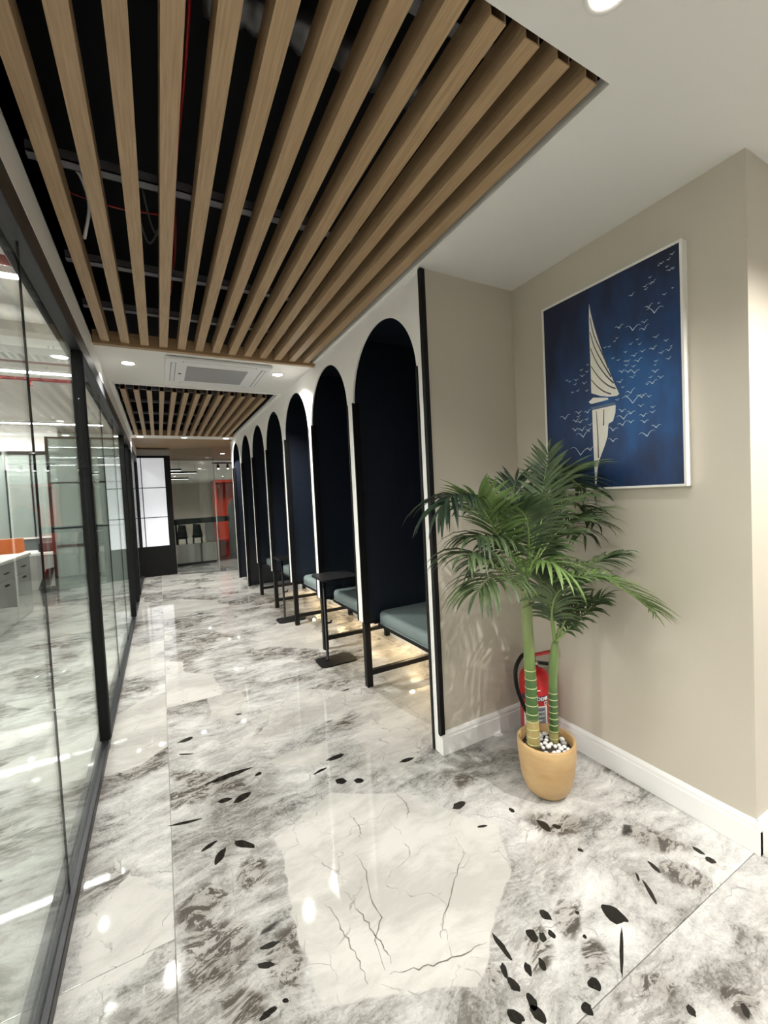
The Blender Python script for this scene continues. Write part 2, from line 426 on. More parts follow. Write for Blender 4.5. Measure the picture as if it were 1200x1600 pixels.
M_LINE = emitter('linear_lamp_diffuser', (1.0, 0.99, 0.97, 1), LINE_E)
M_GREY = plain('grey_laminate', lin(176, 174, 168), 0.4, var=0.02)
M_PLAST = plain('white_plastic', lin(228, 228, 226), 0.4, var=0.01)
M_RED = plain('red_enamel', lin(178, 24, 30), 0.28, var=0.05, scale=12)

# ------------------------------------------------------------------ floor: slab and tiles
floor = struct(box('floor', -6.0, 4.6, -3.1, 24.1, -0.06, -0.006, M_GROUT), 'polished grey and white marble tile floor')
TW, TL, GAP = 1.93, 2.56, 0.0012
_cache = {}
floor_tiles = []
def tile(x0, x1, y0, y1):
    near = x0 > -0.1 and x0 < 1.9 and y1 > 0.2 and y0 < 3.0
    k = (round(x1 - x0, 3), round(y1 - y0, 3), near)
    w, h = k[:2]
    if k not in _cache:
        b = 0.0009
        o = MB().add([(-w/2, -h/2, -0.006), (w/2, -h/2, -0.006), (w/2, h/2, -0.006), (-w/2, h/2, -0.006),
                      (-w/2, -h/2, -b), (w/2, -h/2, -b), (w/2, h/2, -b), (-w/2, h/2, -b),
                      (-w/2 + b, -h/2 + b, 0), (w/2 - b, -h/2 + b, 0), (w/2 - b, h/2 - b, 0), (-w/2 + b, h/2 - b, 0)],
                     [(3, 2, 1, 0), (0, 1, 5, 4), (1, 2, 6, 5), (2, 3, 7, 6), (3, 0, 4, 7), (4, 5, 9, 8), (5, 6, 10, 9), (6, 7, 11, 10), (7, 4, 8, 11), (8, 9, 10, 11)]).obj('tile', M_MARBLE_N if near else M_MARBLE)
        _cache[k] = o.data
    else:
        o = bpy.data.objects.new('tile', _cache[k]); COL.objects.link(o)
    o.location = ((x0 + x1) / 2, (y0 + y1) / 2, 0); o.parent = floor
    floor_tiles.append((o, (x0 + x1) / 2, (y0 + y1) / 2, x1 - x0 + 0.01, y1 - y0 + 0.01))
for c in range(-4, 3):
    x0, x1 = -0.04 + c * TW, -0.04 + (c + 1) * TW
    x0, x1 = max(x0, -6.0), min(x1, 4.6)
    y = (0.713 if c % 2 == 0 else 1.505) - 2 * TL
    while y < 24.1:
        a, b = max(y, -3.1), min(y + TL, 24.1)
        if b - a > 0.05 and x1 - x0 > 0.05:
            tile(x0 + GAP, x1 - GAP, a + GAP, b - GAP)
        y += TL

# dark mineral inclusions and hairline cracks of the nearest slabs, flush with the polish
M_FLECK = plain('black_mineral', lin(36, 34, 31), 0.05, var=0.35, scale=90)
M_CRACK = plain('crack_filler', lin(104, 100, 92), 0.3, var=0.3, scale=60)
def inlay(name, v, f, mat, x, y):
    host = [t for t in floor_tiles if abs(t[1] - x) < t[3] / 2 and abs(t[2] - y) < t[4] / 2][0][0]
    o = build(name, v, f, mat); o.parent = host
    o.matrix_parent_inverse = Matrix.Translation(-Vector(host.location))
rnd_f = random.Random(11)
for (x, y, a, sa, sb) in FLECKS:
    n = 16; v = []; sd = rnd_f.uniform(0, 90); skew = rnd_f.uniform(-0.25, 0.25)
    for k in range(n):
        q = 2 * PI * k / n
        r = 1.0 + 0.30 * mnoise.noise(Vector((math.cos(q) * 1.6, math.sin(q) * 1.6, sd))) + rnd_f.uniform(-0.06, 0.06)
        px, py = math.cos(q) * sa * r, math.sin(q) * sb * r * (1 - 0.35 * abs(math.cos(q)) ** 3)
        py += skew * sb * math.cos(q) ** 2
        v.append((x + px * math.cos(a) - py * math.sin(a), y + px * math.sin(a) + py * math.cos(a), 0.0003))
    inlay('fleck', v, [tuple(range(n))], M_FLECK, x, y)
for pts in CRACKS:
    sp = spline([(p_[0], p_[1], 0) for p_ in pts], 22); v, f = [], []
    for i, q in enumerate(sp):
        w = 0.0022 * (0.25 + 0.75 * math.sin(PI * i / 21)) * rnd_f.uniform(0.5, 1.3)
        t = (sp[min(i + 1, 21)] - sp[max(i - 1, 0)]).normalized(); s = Vector((-t.y, t.x, 0)); q = q + s * rnd_f.uniform(-0.005, 0.005)
        v += [(q.x + s.x * w, q.y + s.y * w, 0.00025), (q.x - s.x * w, q.y - s.y * w, 0.00025)]
        if i: f.append((2 * i - 2, 2 * i - 1, 2 * i + 1, 2 * i))
    inlay('crack', v, f, M_CRACK, pts[0][0], pts[0][1])

# ------------------------------------------------------------------ ceilings
T = 0.04
c = MB()
for (x0, x1, y0, y1) in ((-0.335, 4.6, -3.1, 0.775), (1.228, 2.1, 0.775, 8.05), (2.1, 4.6, 0.775, 1.95),
                         (-0.335, 1.228, 3.50, 4.56), (-0.335, -0.30, 4.56, 7.72), (1.215, 1.228, 4.56, 7.72), (-0.335, 1.228, 7.72, 8.05)):
    c.box(x0, x1, y0, y1, CEIL, CEIL + T)
struct(c.obj('ceiling', M_CEIL), 'white plasterboard ceiling with two slatted openings')
v = MB()
v.box(-0.345, 1.26, 0.74, 7.76, 3.10, 3.12).box(-0.36, -0.335, 0.74, 7.76, CEIL + 0.02, 3.12).box(1.229, 1.25, 0.74, 7.76, CEIL + 0.041, 3.12)
v.box(-0.345, 1.26, 0.735, 0.755, CEIL + 0.041, 3.12).box(-0.345, 1.26, 7.75, 7.77, CEIL + 0.041, 3.12)
struct(v.obj('ceiling_void', M_VOID), 'black painted service void above the slats')
struct(box('ceiling_end', -0.46, 3.6, 8.05, 11.9, 2.60, 2.64, M_OAKX), 'oak clad ceiling beyond the slats at corridor end')
struct(box('ceiling_far', -0.46, 4.1, 11.9, 24.1, 2.56, 2.60, M_CEIL), 'white ceiling of the distant room')
struct(box('ceiling_office', -6.0, -0.42, -3.1, 12.1, OFC, OFC + 0.04, M_CEIL), 'white ceiling of the glazed office')

# ------------------------------------------------------------------ walls
struct(box('wall_right', XR, 4.6, YC, 1.852, 0, CEIL, M_BEIGE), 'beige painted wall carrying the sailboat painting')
struct(box('wall_recess', 1.2665, XR, YR, 1.852, 0, CEIL, M_BEIGE), 'beige end wall of the plant recess')
struct(box('wall_front', -6.1, 4.7, -3.2, -3.1, 0, 3.1, M_WHITE), 'white wall behind the viewer')
struct(box('wall_side', 4.6, 4.7, -3.1, YC, 0, CEIL, M_WHITE), 'white lobby side wall')
struct(box('wall_office_left', -6.1, -6.0, -3.1, 12.1, 0, 3.1, M_WHITE), 'white far side wall of the office')
struct(box('wall_office_end', -6.0, -0.36, 12.1, 12.2, 0, 3.1, M_WHITE), 'white end wall of the office')
struct(box('wall_far', -0.46, 4.1, 24.1, 24.2, 0, 2.6, M_BEIGE), 'beige wall of the distant room')
struct(box('wall_far_left', -0.46, -0.36, 9.95, 24.1, 0, 3.1, M_WHITE), 'white wall beyond the video wall')
struct(box('wall_far_right', 3.5, 3.6, 8.42, 24.1, 0, 2.64, M_WHITE), 'white side wall of the distant room')
struct(box('wall_return', 2.0, 3.5, 8.34, 8.42, 0, 2.64, M_WHITE), 'white return wall past the last booth')
struct(box('wall_bulkhead', -0.42, -0.335, -3.1, 9.95, 2.42, OFC, M_WHITE), 'white bulkhead above the glass partition')

# booth wall: one board cut by seven tall arches
PC = [1.865] + [2.775 + 0.917 * k for k in range(7)]            # pillar centres
YEND = PC[7] + 0.052
LEGZ = 0.49
bw = MB()
XB = XW + 0.012
bw.box(XW, XB, 1.8245, 1.893, 0.0, CEIL)
for k in range(7):
    a = (1.893 if k == 0 else PC[k] + 0.052); b = PC[k + 1] - 0.052
    cy, rw, sp, rise, n = (a + b) / 2, (b - a) / 2, 2.045, 0.425, 32
    pts = [(cy - rw * math.cos(PI * i / n), sp + rise * math.sin(PI * i / n)) for i in range(n + 1)]
    vs = []
    for (y, z) in pts: vs += [(XW, y, z), (XB, y, z), (XW, y, CEIL), (XB, y, CEIL)]
    fs = []
    for i in range(n):
        q = 4 * i
        fs += [(q, q + 2, q + 6, q + 4), (q + 1, q + 5, q + 7, q + 3), (q, q + 4, q + 5, q + 1), (q + 2, q + 3, q + 7, q + 6)]
    bw.add(vs, fs)
    bw.box(XW, XB, PC[k + 1] - 0.052, PC[k + 1] + 0.052, LEGZ if k < 5 else 0.0, CEIL)
struct(bw.obj('wall_booths', M_WHITE), 'white wall of tall arched booth openings')
struct(box('wall_booth_lining', 1.985, 2.0, 1.852, YEND, 0.62, CEIL, M_NAVY), 'navy felt lining at the back of the booths')
struct(box('wall_booth_base', 1.985, 2.0, 1.852, YEND, 0.0, 0.62, M_WHITE), 'white wall under the booth seats')
struct(box('ceiling_booth', 1.2665, 1.985, 1.853, YEND - 0.08, CEIL - 0.03, CEIL - 0.001, M_NAVY), 'navy felt soffit inside the booths')
# black corner bar with rounded ends, and thin black edge beside the first arch
bar = prism('trim_1', rrect(0.105, CEIL - 0.004, 1.8075, 1.834, 0.011), 'x', 1.2455, 1.272, M_BLACK)
me = bar.data
for vv in me.vertices:                                           # profile was (z, y): swap into place
    vv.co = (vv.co.x, vv.co.z, vv.co.y)
struct(bar, 'black rounded bar on the corner of the recess wall')
bm = bmesh.new(); bm.from_mesh(me); bmesh.ops.recalc_face_normals(bm, faces=bm.faces[:]); bm.to_mesh(me); bm.free()
struct(box('trim_2', 1.246, 1.30, 1.879, 1.8955, 0, 2.08, M_BLACK), 'thin black edge strip beside the nearest arch')

# baseboards with a stepped moulding
def base_profile(t=0.018, h=0.122):
    return [(0, 0), (t, 0), (t, h - 0.032), (t - 0.004, h - 0.028), (t - 0.004, h - 0.014), (t - 0.010, h - 0.003), (t - 0.012, h), (0, h)]
def baseboard(name, axis, wall, sgn, a, b, label):
    pr = [(wall + sgn * p[0], p[1]) for p in base_profile()]
    if sgn < 0: pr = pr[::-1]
    return struct(prism(name, pr, axis, a, b, M_BASEB), label, 'baseboard')
baseboard('baseboard_right', 'y', XR, -1, YC - 0.018, YR, 'white moulded baseboard under the painting wall')
baseboard('baseboard_recess', 'x', YR, -1, 1.253, XR - 0.0185, 'white moulded baseboard of the recess end wall')
baseboard('baseboard_corner', 'x', YC, -1, XR - 0.0175, 4.6, 'white moulded baseboard turning the corner at right')
baseboard('baseboard_booths', 'y', 1.985, -1, 1.853, YEND - 0.031, 'white baseboard behind the booth legs')

# ------------------------------------------------------------------ glass partition on the left
gp = thing('glass_partition', (XG, 2.96, 0), 'full height clear glass partition with charcoal frame along the corridor', 'partition')
box('floor_track', -0.385, -0.343, -3.1, 9.69, 0, 0.045, M_FRAME, gp, 0.003, 1)
box('inner_track', -0.415, -0.386, -3.1, 9.69, 0, 0.045, M_FRAME, gp, 0.003, 1)
box('head_rail', -0.392, -0.336, -3.1, 9.69, 2.315, 2.42, M_FRAME, gp, 0.003, 1)
box('head_bead', -0.418, -0.393, -3.1, 9.69, 2.30, 2.42, M_FRAME, gp, 0.003, 1)
posts = [(-3.08, 0.05), (-0.2, 0.05), (2.96, 0.055), (6.13, 0.055), (7.06, 0.05), (7.60, 0.05), (9.66, 0.05)]
for (y, w) in posts:
    o = box('post', -0.392, -0.336, y - w / 2, y + w / 2, 0.045, 2.315, M_BLACK, gp, 0.003, 1)
    box('gasket', -0.396, -0.333, y - 0.006, y + 0.006, 0.046, 2.314, M_BLACK, o)
joints = [-1.6, 0.75, 1.83, 4.0, 5.06, 8.6]
edges = sorted([p[0] for p in posts] + joints)
for a, b in zip(edges, edges[1:]):
    pa = 0.028 if a not in joints else 0.003
    pb = 0.028 if b not in joints else 0.003
    box('pane', -0.368, -0.362, a + pa, b - pb, 0.045, 2.316, M_GLASS, gp)
for y in joints:
    box('silicone_joint', -0.3682, -0.3618, y - 0.003, y + 0.003, 0.046, 2.315, M_BLACK, gp)

# ------------------------------------------------------------------ slatted ceilings
def channel(name, x, w, y0, y1, z0, h, t, mat, parent):
    """hollow box slat, open at both ends"""
    o = [(x, z0), (x + w, z0), (x + w, z0 + h), (x, z0 + h)]; i = [(x + t, z0 + t), (x + w - t, z0 + t), (x + w - t, z0 + h - t), (x + t, z0 + h - t)]
    v = [(p[0], y, p[1]) for y in (y0, y1) for p in o + i]
    f = []
    for k in range(4):
        j = (k + 1) % 4
        f += [(k, j, 8 + j, 8 + k), (4 + j, 4 + k, 12 + k, 12 + j), (j, k, 4 + k, 4 + j), (8 + k, 8 + j, 12 + j, 12 + k)]
    return build(name, v, f, mat, parent)
s1 = thing('slat_ceiling', (0.45, 2.1, CEIL), 'larger nearer ceiling of long oak slats over the corridor', 'slat ceiling', 'oak slat ceilings')
for k in range(13):
    channel('slat', -0.282 + 0.1185 * k, 0.052, 0.79, 3.455, CEIL - 0.004, 0.085, 0.004, M_OAK, s1)
box('header_beam', -0.33, 1.25, 3.455, 3.50, CEIL - 0.024, CEIL + 0.07, M_OAKX, s1, 0.002, 1)
for y in (0.92, 1.88, 2.58, 3.12):
    mb = MB().box(-0.33, 1.225, y - 0.022, y + 0.022, CEIL + 0.083, CEIL + 0.088).box(-0.33, 1.225, y - 0.022, y - 0.018, CEIL + 0.083, CEIL + 0.12).box(-0.33, 1.225, y + 0.018, y + 0.022, CEIL + 0.083, CEIL + 0.12)
    mb.obj('cross_rail', M_DARKSTEEL, s1)
s2 = thing('slat_ceiling', (0.45, 6.2, CEIL), 'smaller farther ceiling of oak slats past the air conditioner', 'slat ceiling', 'oak slat ceilings')
for k in range(13):
    channel('slat', -0.264 + 0.1125 * k, 0.046, 4.78, 7.70, CEIL - 0.002, 0.085, 0.004, M_OAK, s2)
for y in (5.1, 5.7, 6.4, 7.1):
    mb = MB().box(-0.30, 1.215, y - 0.018, y + 0.018, CEIL + 0.084, CEIL + 0.088).box(-0.30, 1.215, y - 0.018, y - 0.015, CEIL + 0.084, CEIL + 0.11)
    mb.obj('cross_rail', M_DARKSTEEL, s2)
box('end_beam', -0.30, 1.215, 7.701, 7.72, CEIL - 0.002, CEIL + 0.085, M_OAKX, s2)
struct(MB().box(-0.31, 1.24, 4.535, 4.56, CEIL - 0.012, CEIL).box(-0.302, -0.296, 4.56, 7.72, CEIL - 0.008, CEIL + 0.03).obj('trim_3', M_WHITE), 'white edge trim of the far slat opening')

# services in the void
tag(tube('cable_conduit', spline([(0.16, 0.80, 2.86), (0.17, 1.5, 2.88), (0.155, 2.1, 2.87), (0.17, 2.7, 2.86), (0.16, 3.3, 2.88)], 20), 0.006, M_RED), 'thin red conduit running along the void above the slats', 'conduit')
tag(tube('cable_conduit', spline([(-0.30, 2.28, 2.80), (-0.1, 2.30, 2.79), (0.1, 2.29, 2.80)], 10), 0.005, M_RED), 'short red conduit crossing the void near the glass side', 'conduit')
tag(tube('white_cable', spline([(-0.22, 1.88, 2.66), (-0.19, 2.0, 2.70), (-0.18, 2.15, 2.68), (-0.22, 2.3, 2.62)], 14), 0.007, M_PLAST), 'loop of white cable hanging above the first slats', 'cable')
tag(tube('black_cable', spline([(0.02, 2.2, 2.85), (0.06, 2.3, 2.72), (0.12, 2.32, 2.74), (0.10, 2.4, 2.82), (0.04, 2.45, 2.74), (0.0, 2.4, 2.82)], 30), 0.005, M_DARKSTEEL), 'tangle of dark cable hanging in the void', 'cable')
dv, df = tube_vf(spline([(0.2, 1.30, 2.86), (0.5, 1.26, 2.84), (0.9, 1.30, 2.86), (1.22, 1.28, 2.85)], 40), [0.055 + 0.008 * math.sin(i * 2.2) for i in range(40)], 10)
tag(build('foil_duct', dv, df, M_FOIL, None, True), 'crumpled silver foil duct above the nearest slats', 'duct')

# ------------------------------------------------------------------ downlights
def downlight(x, y, label, z=CEIL, power=DOWN_W, r=0.045, first=[None]):
    if first[0] is None:
        t = thing('downlight', (0, 0, 0), label, 'downlight', 'recessed ceiling downlights')
        lathe('trim_ring', [(r, -0.001), (r + 0.014, -0.001), (r + 0.013, -0.004), (r + 0.004, -0.006), (r - 0.001, -0.003)], (0, 0, 0), M_WHITE, t, 24, True, False)
        lathe('lens', [(0.002, -0.0025), (r - 0.001, -0.0025), (r - 0.001, -0.001), (0.002, -0.001)], (0, 0, 0), M_LAMP, t, 24)
        first[0] = t
    else:
        t = copy_thing(first[0], (0, 0, 0), label)
    t.location = (x, y, z)
    ld = bpy.data.lights.new('downlight_beam', 'SPOT'); ld.energy = power; ld.spot_size = math.radians(128); ld.spot_blend = 0.85
    ld.shadow_soft_size = 0.022; ld.color = (1.0, 0.972, 0.93)
    lo = bpy.data.objects.new('downlight_beam', ld); COL.objects.link(lo); lo.parent = t
    lo.location = (0, 0, -0.02)
    return t
downlight(1.003, 0.625, 'bright round downlight at the top edge over the plant recess', power=DOWN_W * 0.42)
downlight(-0.147, 3.926, 'round downlight beside the air conditioner on the glass side', power=DOWN_W * 1.9)
downlight(1.03, 3.86, 'round downlight beside the air conditioner on the arch side', power=DOWN_W * 1.15)
downlight(-0.20, 7.9, 'far downlight past the second slats, nearest the glass', power=DOWN_W)
downlight(0.45, 7.9, 'far downlight past the second slats, middle of three', power=DOWN_W)
downlight(1.12, 7.9, 'far downlight past the second slats, nearest the arches', power=DOWN_W)
for i, (x, y) in enumerate([(1.95, 0.0), (1.0, -0.75), (-0.1, -0.75), (2.35, -1.5), (1.0, -2.2), (3.6, -0.3), (-0.1, 0.35)]):  # all but the first are unseen lamps added as fill light
    downlight(x, y, ['lobby downlight just outside the recess corner', 'added lobby fill downlight behind the viewer', 'added lobby fill downlight behind the viewer by the glass', 'added lobby fill downlight far behind the recess corner',
                     'added lobby fill downlight by the front wall', 'added lobby fill downlight near the side wall', 'added fill downlight above the viewer by the glass'][i], power=DOWN_W * (2.2, 0.3, 0.35, 0.4, 0.4, 0.4, 0.2)[i])

# ------------------------------------------------------------------ ceiling air conditioner
ac = thing('ceiling_air_conditioner', (0.52, 3.97, CEIL), 'white ceiling cassette air conditioner with grey grille', 'air conditioner')
box('panel', 0.11, 0.93, 3.62, 4.32, CEIL - 0.03, CEIL - 0.0005, M_PLAST, ac, 0.012, 2)
box('grille', 0.27, 0.75, 3.77, 4.20, CEIL - 0.033, CEIL - 0.0295, plain('perforated_grille', lin(150, 150, 150), 0.6, var=0.5, scale=260), ac)
for (x0, x1, y0, y1) in ((0.155, 0.185, 3.70, 4.24), (0.855, 0.885, 3.70, 4.24), (0.24, 0.80, 3.65, 3.675), (0.24, 0.80, 4.265, 4.29)):
    f_ = box('louvre', x0, x1, y0, y1, CEIL - 0.034, CEIL - 0.0295, M_PLAST, ac, 0.0015, 1)
    e = 0.004
    box('slot', x0 - e, x0, y0 - e, y1 + e, CEIL - 0.0312, CEIL - 0.0298, M_FRAME, f_)
    box('slot', x1, x1 + e, y0 - e, y1 + e, CEIL - 0.0312, CEIL - 0.0298, M_FRAME, f_)
box('sensor', 0.215, 0.235, 3.98, 4.01, CEIL - 0.033, CEIL - 0.0295, M_FRAME, ac)
# ------------------------------------------------------------------ booths: dividers, seats, lamps, side tables
ORD = ['nearest', 'second', 'third', 'fourth', 'fifth', 'sixth', 'seventh']
for k in range(1, 8):
    c = PC[k]; legs = k <= 5
    zb = LEGZ if legs else 0.0
    lab = ('navy felt booth divider on black legs, %s from the painting' if legs else 'navy felt booth divider reaching the floor, %s from the painting') % ORD[k - 1]
    d = thing('booth_divider', (1.64, c, 0), lab, 'divider', 'navy dividers between the arches')
    x1 = 1.984; x0 = XW + 0.0125
    box('panel', x0, x1, c - 0.025, c + 0.025, zb, CEIL - 0.031, M_NAVY, d)
    for s in (-1, 1):
        a, b = sorted((c + s * 0.040, c + s * 0.053))
        box('edge_strip', XW - 0.006, XW + 0.045, a, b, zb, 2.07, M_BLACK, d)
    if legs:
        box('bottom_rail', 1.268, 1.965, c - 0.02, c + 0.02, zb - 0.022, zb - 0.0002, M_BLACK, d)
        box('leg', 1.268, 1.314, c - 0.023, c + 0.023, 0, zb - 0.022, M_BLACK, d, 0.002, 1)
        box('leg', 1.920, 1.964, c - 0.023, c + 0.023, 0, zb - 0.022, M_BLACK, d, 0.002, 1)
        box('stretcher', 1.314, 1.920, c - 0.018, c + 0.018, 0.084, 0.12, M_BLACK, d)
for k in range(5):
    a = 1.854 if k == 0 else PC[k] + 0.0265; b = PC[k + 1] - 0.0265
    t = thing('booth_bench', (1.70, (a + b) / 2, 0.45), 'grey green upholstered bench in the %s arch from the painting' % ORD[k], 'bench', 'padded benches in the booths')
    fr = MB().box(1.375, 1.402, a, b, 0.442, 0.472).box(1.94, 1.966, a, b, 0.442, 0.472).box(1.402, 1.94, a, a + 0.025, 0.442, 0.472).box(1.402, 1.94, b - 0.025, b, 0.442, 0.472)
    fr.obj('seat_frame', M_BLACK, t)
    bm = bmesh.new()
    vs = [bm.verts.new(v) for v in cube_v(1.365, 1.98, a + 0.002, b - 0.002, 0.4725, 0.562)]
    for f in CUBE_F: bm.faces.new([vs[i] for i in f])
    bmesh.ops.bevel(bm, geom=[e for e in bm.edges if abs(e.verts[0].co.z - e.verts[1].co.z) > 0.05], offset=0.07, segments=5, profile=0.5, affect='EDGES')
    bmesh.ops.bevel(bm, geom=[e for e in bm.edges if abs(e.verts[0].co.z - e.verts[1].co.z) < 1e-4 and e.verts[0].co.z > 0.5], offset=0.032, segments=4, profile=0.5, affect='EDGES')
    cu = build_bm('cushion', bm, M_SEAT, t, True)
    tube('piping', [(1.3650, y, 0.478) for y in (a + 0.072, (a + b) / 2, b - 0.072)], 0.004, M_SEAT, cu, 6)
    # under-seat lamp
    l = thing('under_seat_lamp', (1.93, (a + b) / 2, 0.42), 'small warm lamp under the seat of the %s arch' % ORD[k], 'lamp', 'warm lamps under the booth seats')
    yc = (a + b) / 2
    MB().box(1.905, 1.984, yc - 0.03, yc + 0.03, 0.400, 0.44).obj('housing', M_WHITE, l)
    lathe('lens', [(0.001, 0.0), (0.022, 0.0), (0.022, 0.002), (0.001, 0.002)], (1.935, yc, 0.3975), M_WARM, l, 16)
    ld = bpy.data.lights.new('under_seat_beam', 'SPOT'); ld.energy = 9.0; ld.color = (1.0, 0.74, 0.42); ld.spot_size = math.radians(165); ld.spot_blend = 0.6; ld.shadow_soft_size = 0.02
    lo = bpy.data.objects.new('under_seat_beam', ld); COL.objects.link(lo); lo.parent = l; lo.location = (0.0, 0, -0.03)

st = thing('side_table', (1.27, 3.38, 0), 'black slim side table before the second arch', 'side table', 'black side tables')
prism('base', rrect(1.105, 1.43, 3.27, 3.49, 0.05), 'z', 0, 0.012, M_BLACK, st)
lathe('pole', [(0.024, 0.012), (0.024, 0.02), (0.0125, 0.022), (0.0125, 0.728)], (1.205, 3.415, 0), M_BLACK, st, 14)
prism('top', rrect(1.13, 1.46, 3.20, 3.56, 0.07, 6), 'z', 0.728, 0.744, M_BLACK, st)
kn = tube('clamp_knob', [(1.2175, 3.415, 0.33), (1.25, 3.413, 0.33), (1.255, 3.412, 0.35)], 0.009, M_BLACK, st, 8)
copy_thing(st, (0.025, 1.49, 0), 'black slim side table before the fourth arch')

# ------------------------------------------------------------------ painting
SAIL = [(1.3066, 2.2667), (1.3005, 2.2246), (1.2842, 2.151), (1.2636, 2.0767), (1.2392, 1.994), (1.2109, 1.9116), (1.1909, 1.8573), (1.1712, 1.8079), (1.184, 1.8028), (1.2185, 1.8067), (1.2628, 1.8211), (1.3087, 1.8447), (1.3084, 1.9644), (1.3097, 2.0926), (1.3097, 2.2029)]
HULL = [(1.3244, 1.8052), (1.3, 1.8212), (1.2274, 1.8046), (1.2232, 1.7954), (1.2546, 1.7941), (1.3104, 1.7935)]
HULL2 = [(1.3186, 1.778), (1.1933, 1.7765), (1.1894, 1.7658), (1.302, 1.7617)]
REFL = [(1.3067, 1.7627), (1.1894, 1.7634), (1.1922, 1.7272), (1.2045, 1.6926), (1.2267, 1.6841), (1.2329, 1.6268), (1.2476, 1.5868), (1.2623, 1.5548), (1.2771, 1.5223), (1.2878, 1.4803), (1.297, 1.4031), (1.3028, 1.399), (1.3049, 1.5337), (1.3072, 1.6637)]
STRIPES= [[(1.3041, 2.2007), (1.2856, 2.1095), (1.2392, 1.994), (1.2188, 1.9384)], [(1.3064, 2.1339), (1.283, 2.0497), (1.2319, 1.9422), (1.207, 1.8942)], [(1.3062, 2.0574), (1.276, 1.9803), (1.2329, 1.9095), (1.195, 1.8625)], [(1.3062, 1.9723), (1.2691, 1.911), (1.2256, 1.8621), (1.1873, 1.8361)], [(1.3065, 1.9084), (1.2796, 1.8716), (1.2442, 1.8377), (1.2094, 1.8169)], [(1.2853, 1.7541), (1.2816, 1.6425), (1.2815, 1.5313)], [(1.2468, 1.7547), (1.251, 1.68)]]
BIRDS= [(0.9379, 2.3041, 0.0197), (0.9516, 2.29, 0.0167), (0.979, 2.2882, 0.0206), (0.9895, 2.2862, 0.0104), (0.9589, 2.2653, 0.0135), (0.9492, 2.2463, 0.0266), (0.9358, 2.2468, 0.0131), (1.026, 2.2543, 0.0144), (1.0122, 2.2294, 0.0249), (1.0231, 2.2271, 0.018), (1.0451, 2.2261, 0.022), (1.0417, 2.2134, 0.0183), (0.9394, 2.173, 0.0093), (0.9716, 2.1602, 0.0191), (1.1027, 2.2139, 0.0279), (1.0327, 2.135, 0.0363), (0.9931, 2.1354, 0.0112), (1.0116, 2.1042, 0.0712), (1.0526, 2.0793, 0.0296), (1.1627, 2.0975, 0.0412), (1.1028, 2.0661, 0.0701), (1.0533, 2.0509, 0.0446), (1.1748, 2.0564, 0.015), (1.0846, 2.0188, 0.0153), (1.0737, 1.9959, 0.0152), (1.1123, 2.0089, 0.0197), (1.0069, 2.0014, 0.0284), (0.9689, 1.9736, 0.0206), (1.0188, 1.9573, 0.0359), (1.0632, 1.9604, 0.0263), (1.1372, 1.9819, 0.0177), (0.9873, 1.9301, 0.0244), (0.9596, 1.9321, 0.0271), (0.9491, 1.9466, 0.01), (1.098, 1.9538, 0.0311), (0.9603, 1.8983, 0.0238), (1.1383, 1.9428, 0.0177), (1.1263, 1.9391, 0.02), (1.0832, 1.9261, 0.0384), (1.0093, 1.9037, 0.0178), (1.171, 1.9567, 0.0167), (1.196, 1.9724, 0.0171), (1.1348, 1.922, 0.0242), (1.1032, 1.9088, 0.0235), (1.0132, 1.89, 0.0108), (1.156, 1.9003, 0.0329), (1.1276, 1.8923, 0.032), (1.1, 1.8807, 0.0468), (1.0139, 1.8604, 0.0323), (1.1084, 1.8635, 0.0275), (0.9932, 1.831, 0.0281), (1.0326, 1.8431, 0.0182), (1.0259, 1.8165, 0.0436), (1.048, 1.8184, 0.0149), (1.1655, 1.8572, 0.0332), (1.1538, 1.8318, 0.0164), (1.1181, 1.7993, 0.0477), (1.1346, 1.7874, 0.0242), (1.1113, 1.7545, 0.1028), (1.072, 1.7691, 0.0456), (1.0419, 1.7645, 0.0221), (1.1804, 1.7817, 0.0211), (1.0768, 1.7316, 0.0267), (1.0269, 1.7158, 0.0219), (1.0289, 1.695, 0.0256), (1.0664, 1.687, 0.0379), (1.1206, 1.7091, 0.0399), (1.161, 1.7251, 0.0414), (1.1537, 1.6915, 0.0659), (1.1217, 1.6698, 0.032), (1.1586, 1.6642, 0.0496), (1.0633, 1.6595, 0.0378), (1.0158, 1.6307, 0.0397), (1.2059, 1.6475, 0.0476), (1.2074, 1.5982, 0.0477), (1.0535, 1.6001, 0.0675), (1.4593, 1.7477, 0.0645), (1.3804, 1.7598, 0.0403), (1.381, 1.7422, 0.0252), (1.397, 1.7228, 0.0408), (1.3719, 1.7139, 0.035), (1.331, 1.7546, 0.0385), (1.337, 1.7209, 0.0242), (1.4038, 1.6791, 0.0411), (1.3634, 1.6727, 0.0497), (1.3292, 1.6672, 0.0338), (1.3595, 1.6412, 0.0792), (1.3777, 1.5546, 0.1209), (1.3228, 1.5705, 0.0481), (1.4412, 1.9378, 0.019), (1.4258, 1.9266, 0.0208), (1.3896, 1.9242, 0.0282), (1.3541, 1.9341, 0.0294), (1.3291, 1.9489, 0.0192), (1.3231, 1.9816, 0.0143), (1.3579, 1.9657, 0.0197), (1.3954, 1.9053, 0.0203), (1.3455, 1.897, 0.0292), (1.4123, 1.8693, 0.0206), (1.3814, 1.8708, 0.0201), (1.3322, 1.8589, 0.0193), (1.3187, 1.6915, 0.0287), (1.1853, 2.0456, 0.0168), (1.2116, 2.0302, 0.0172), (1.2335, 2.0334, 0.0176)]

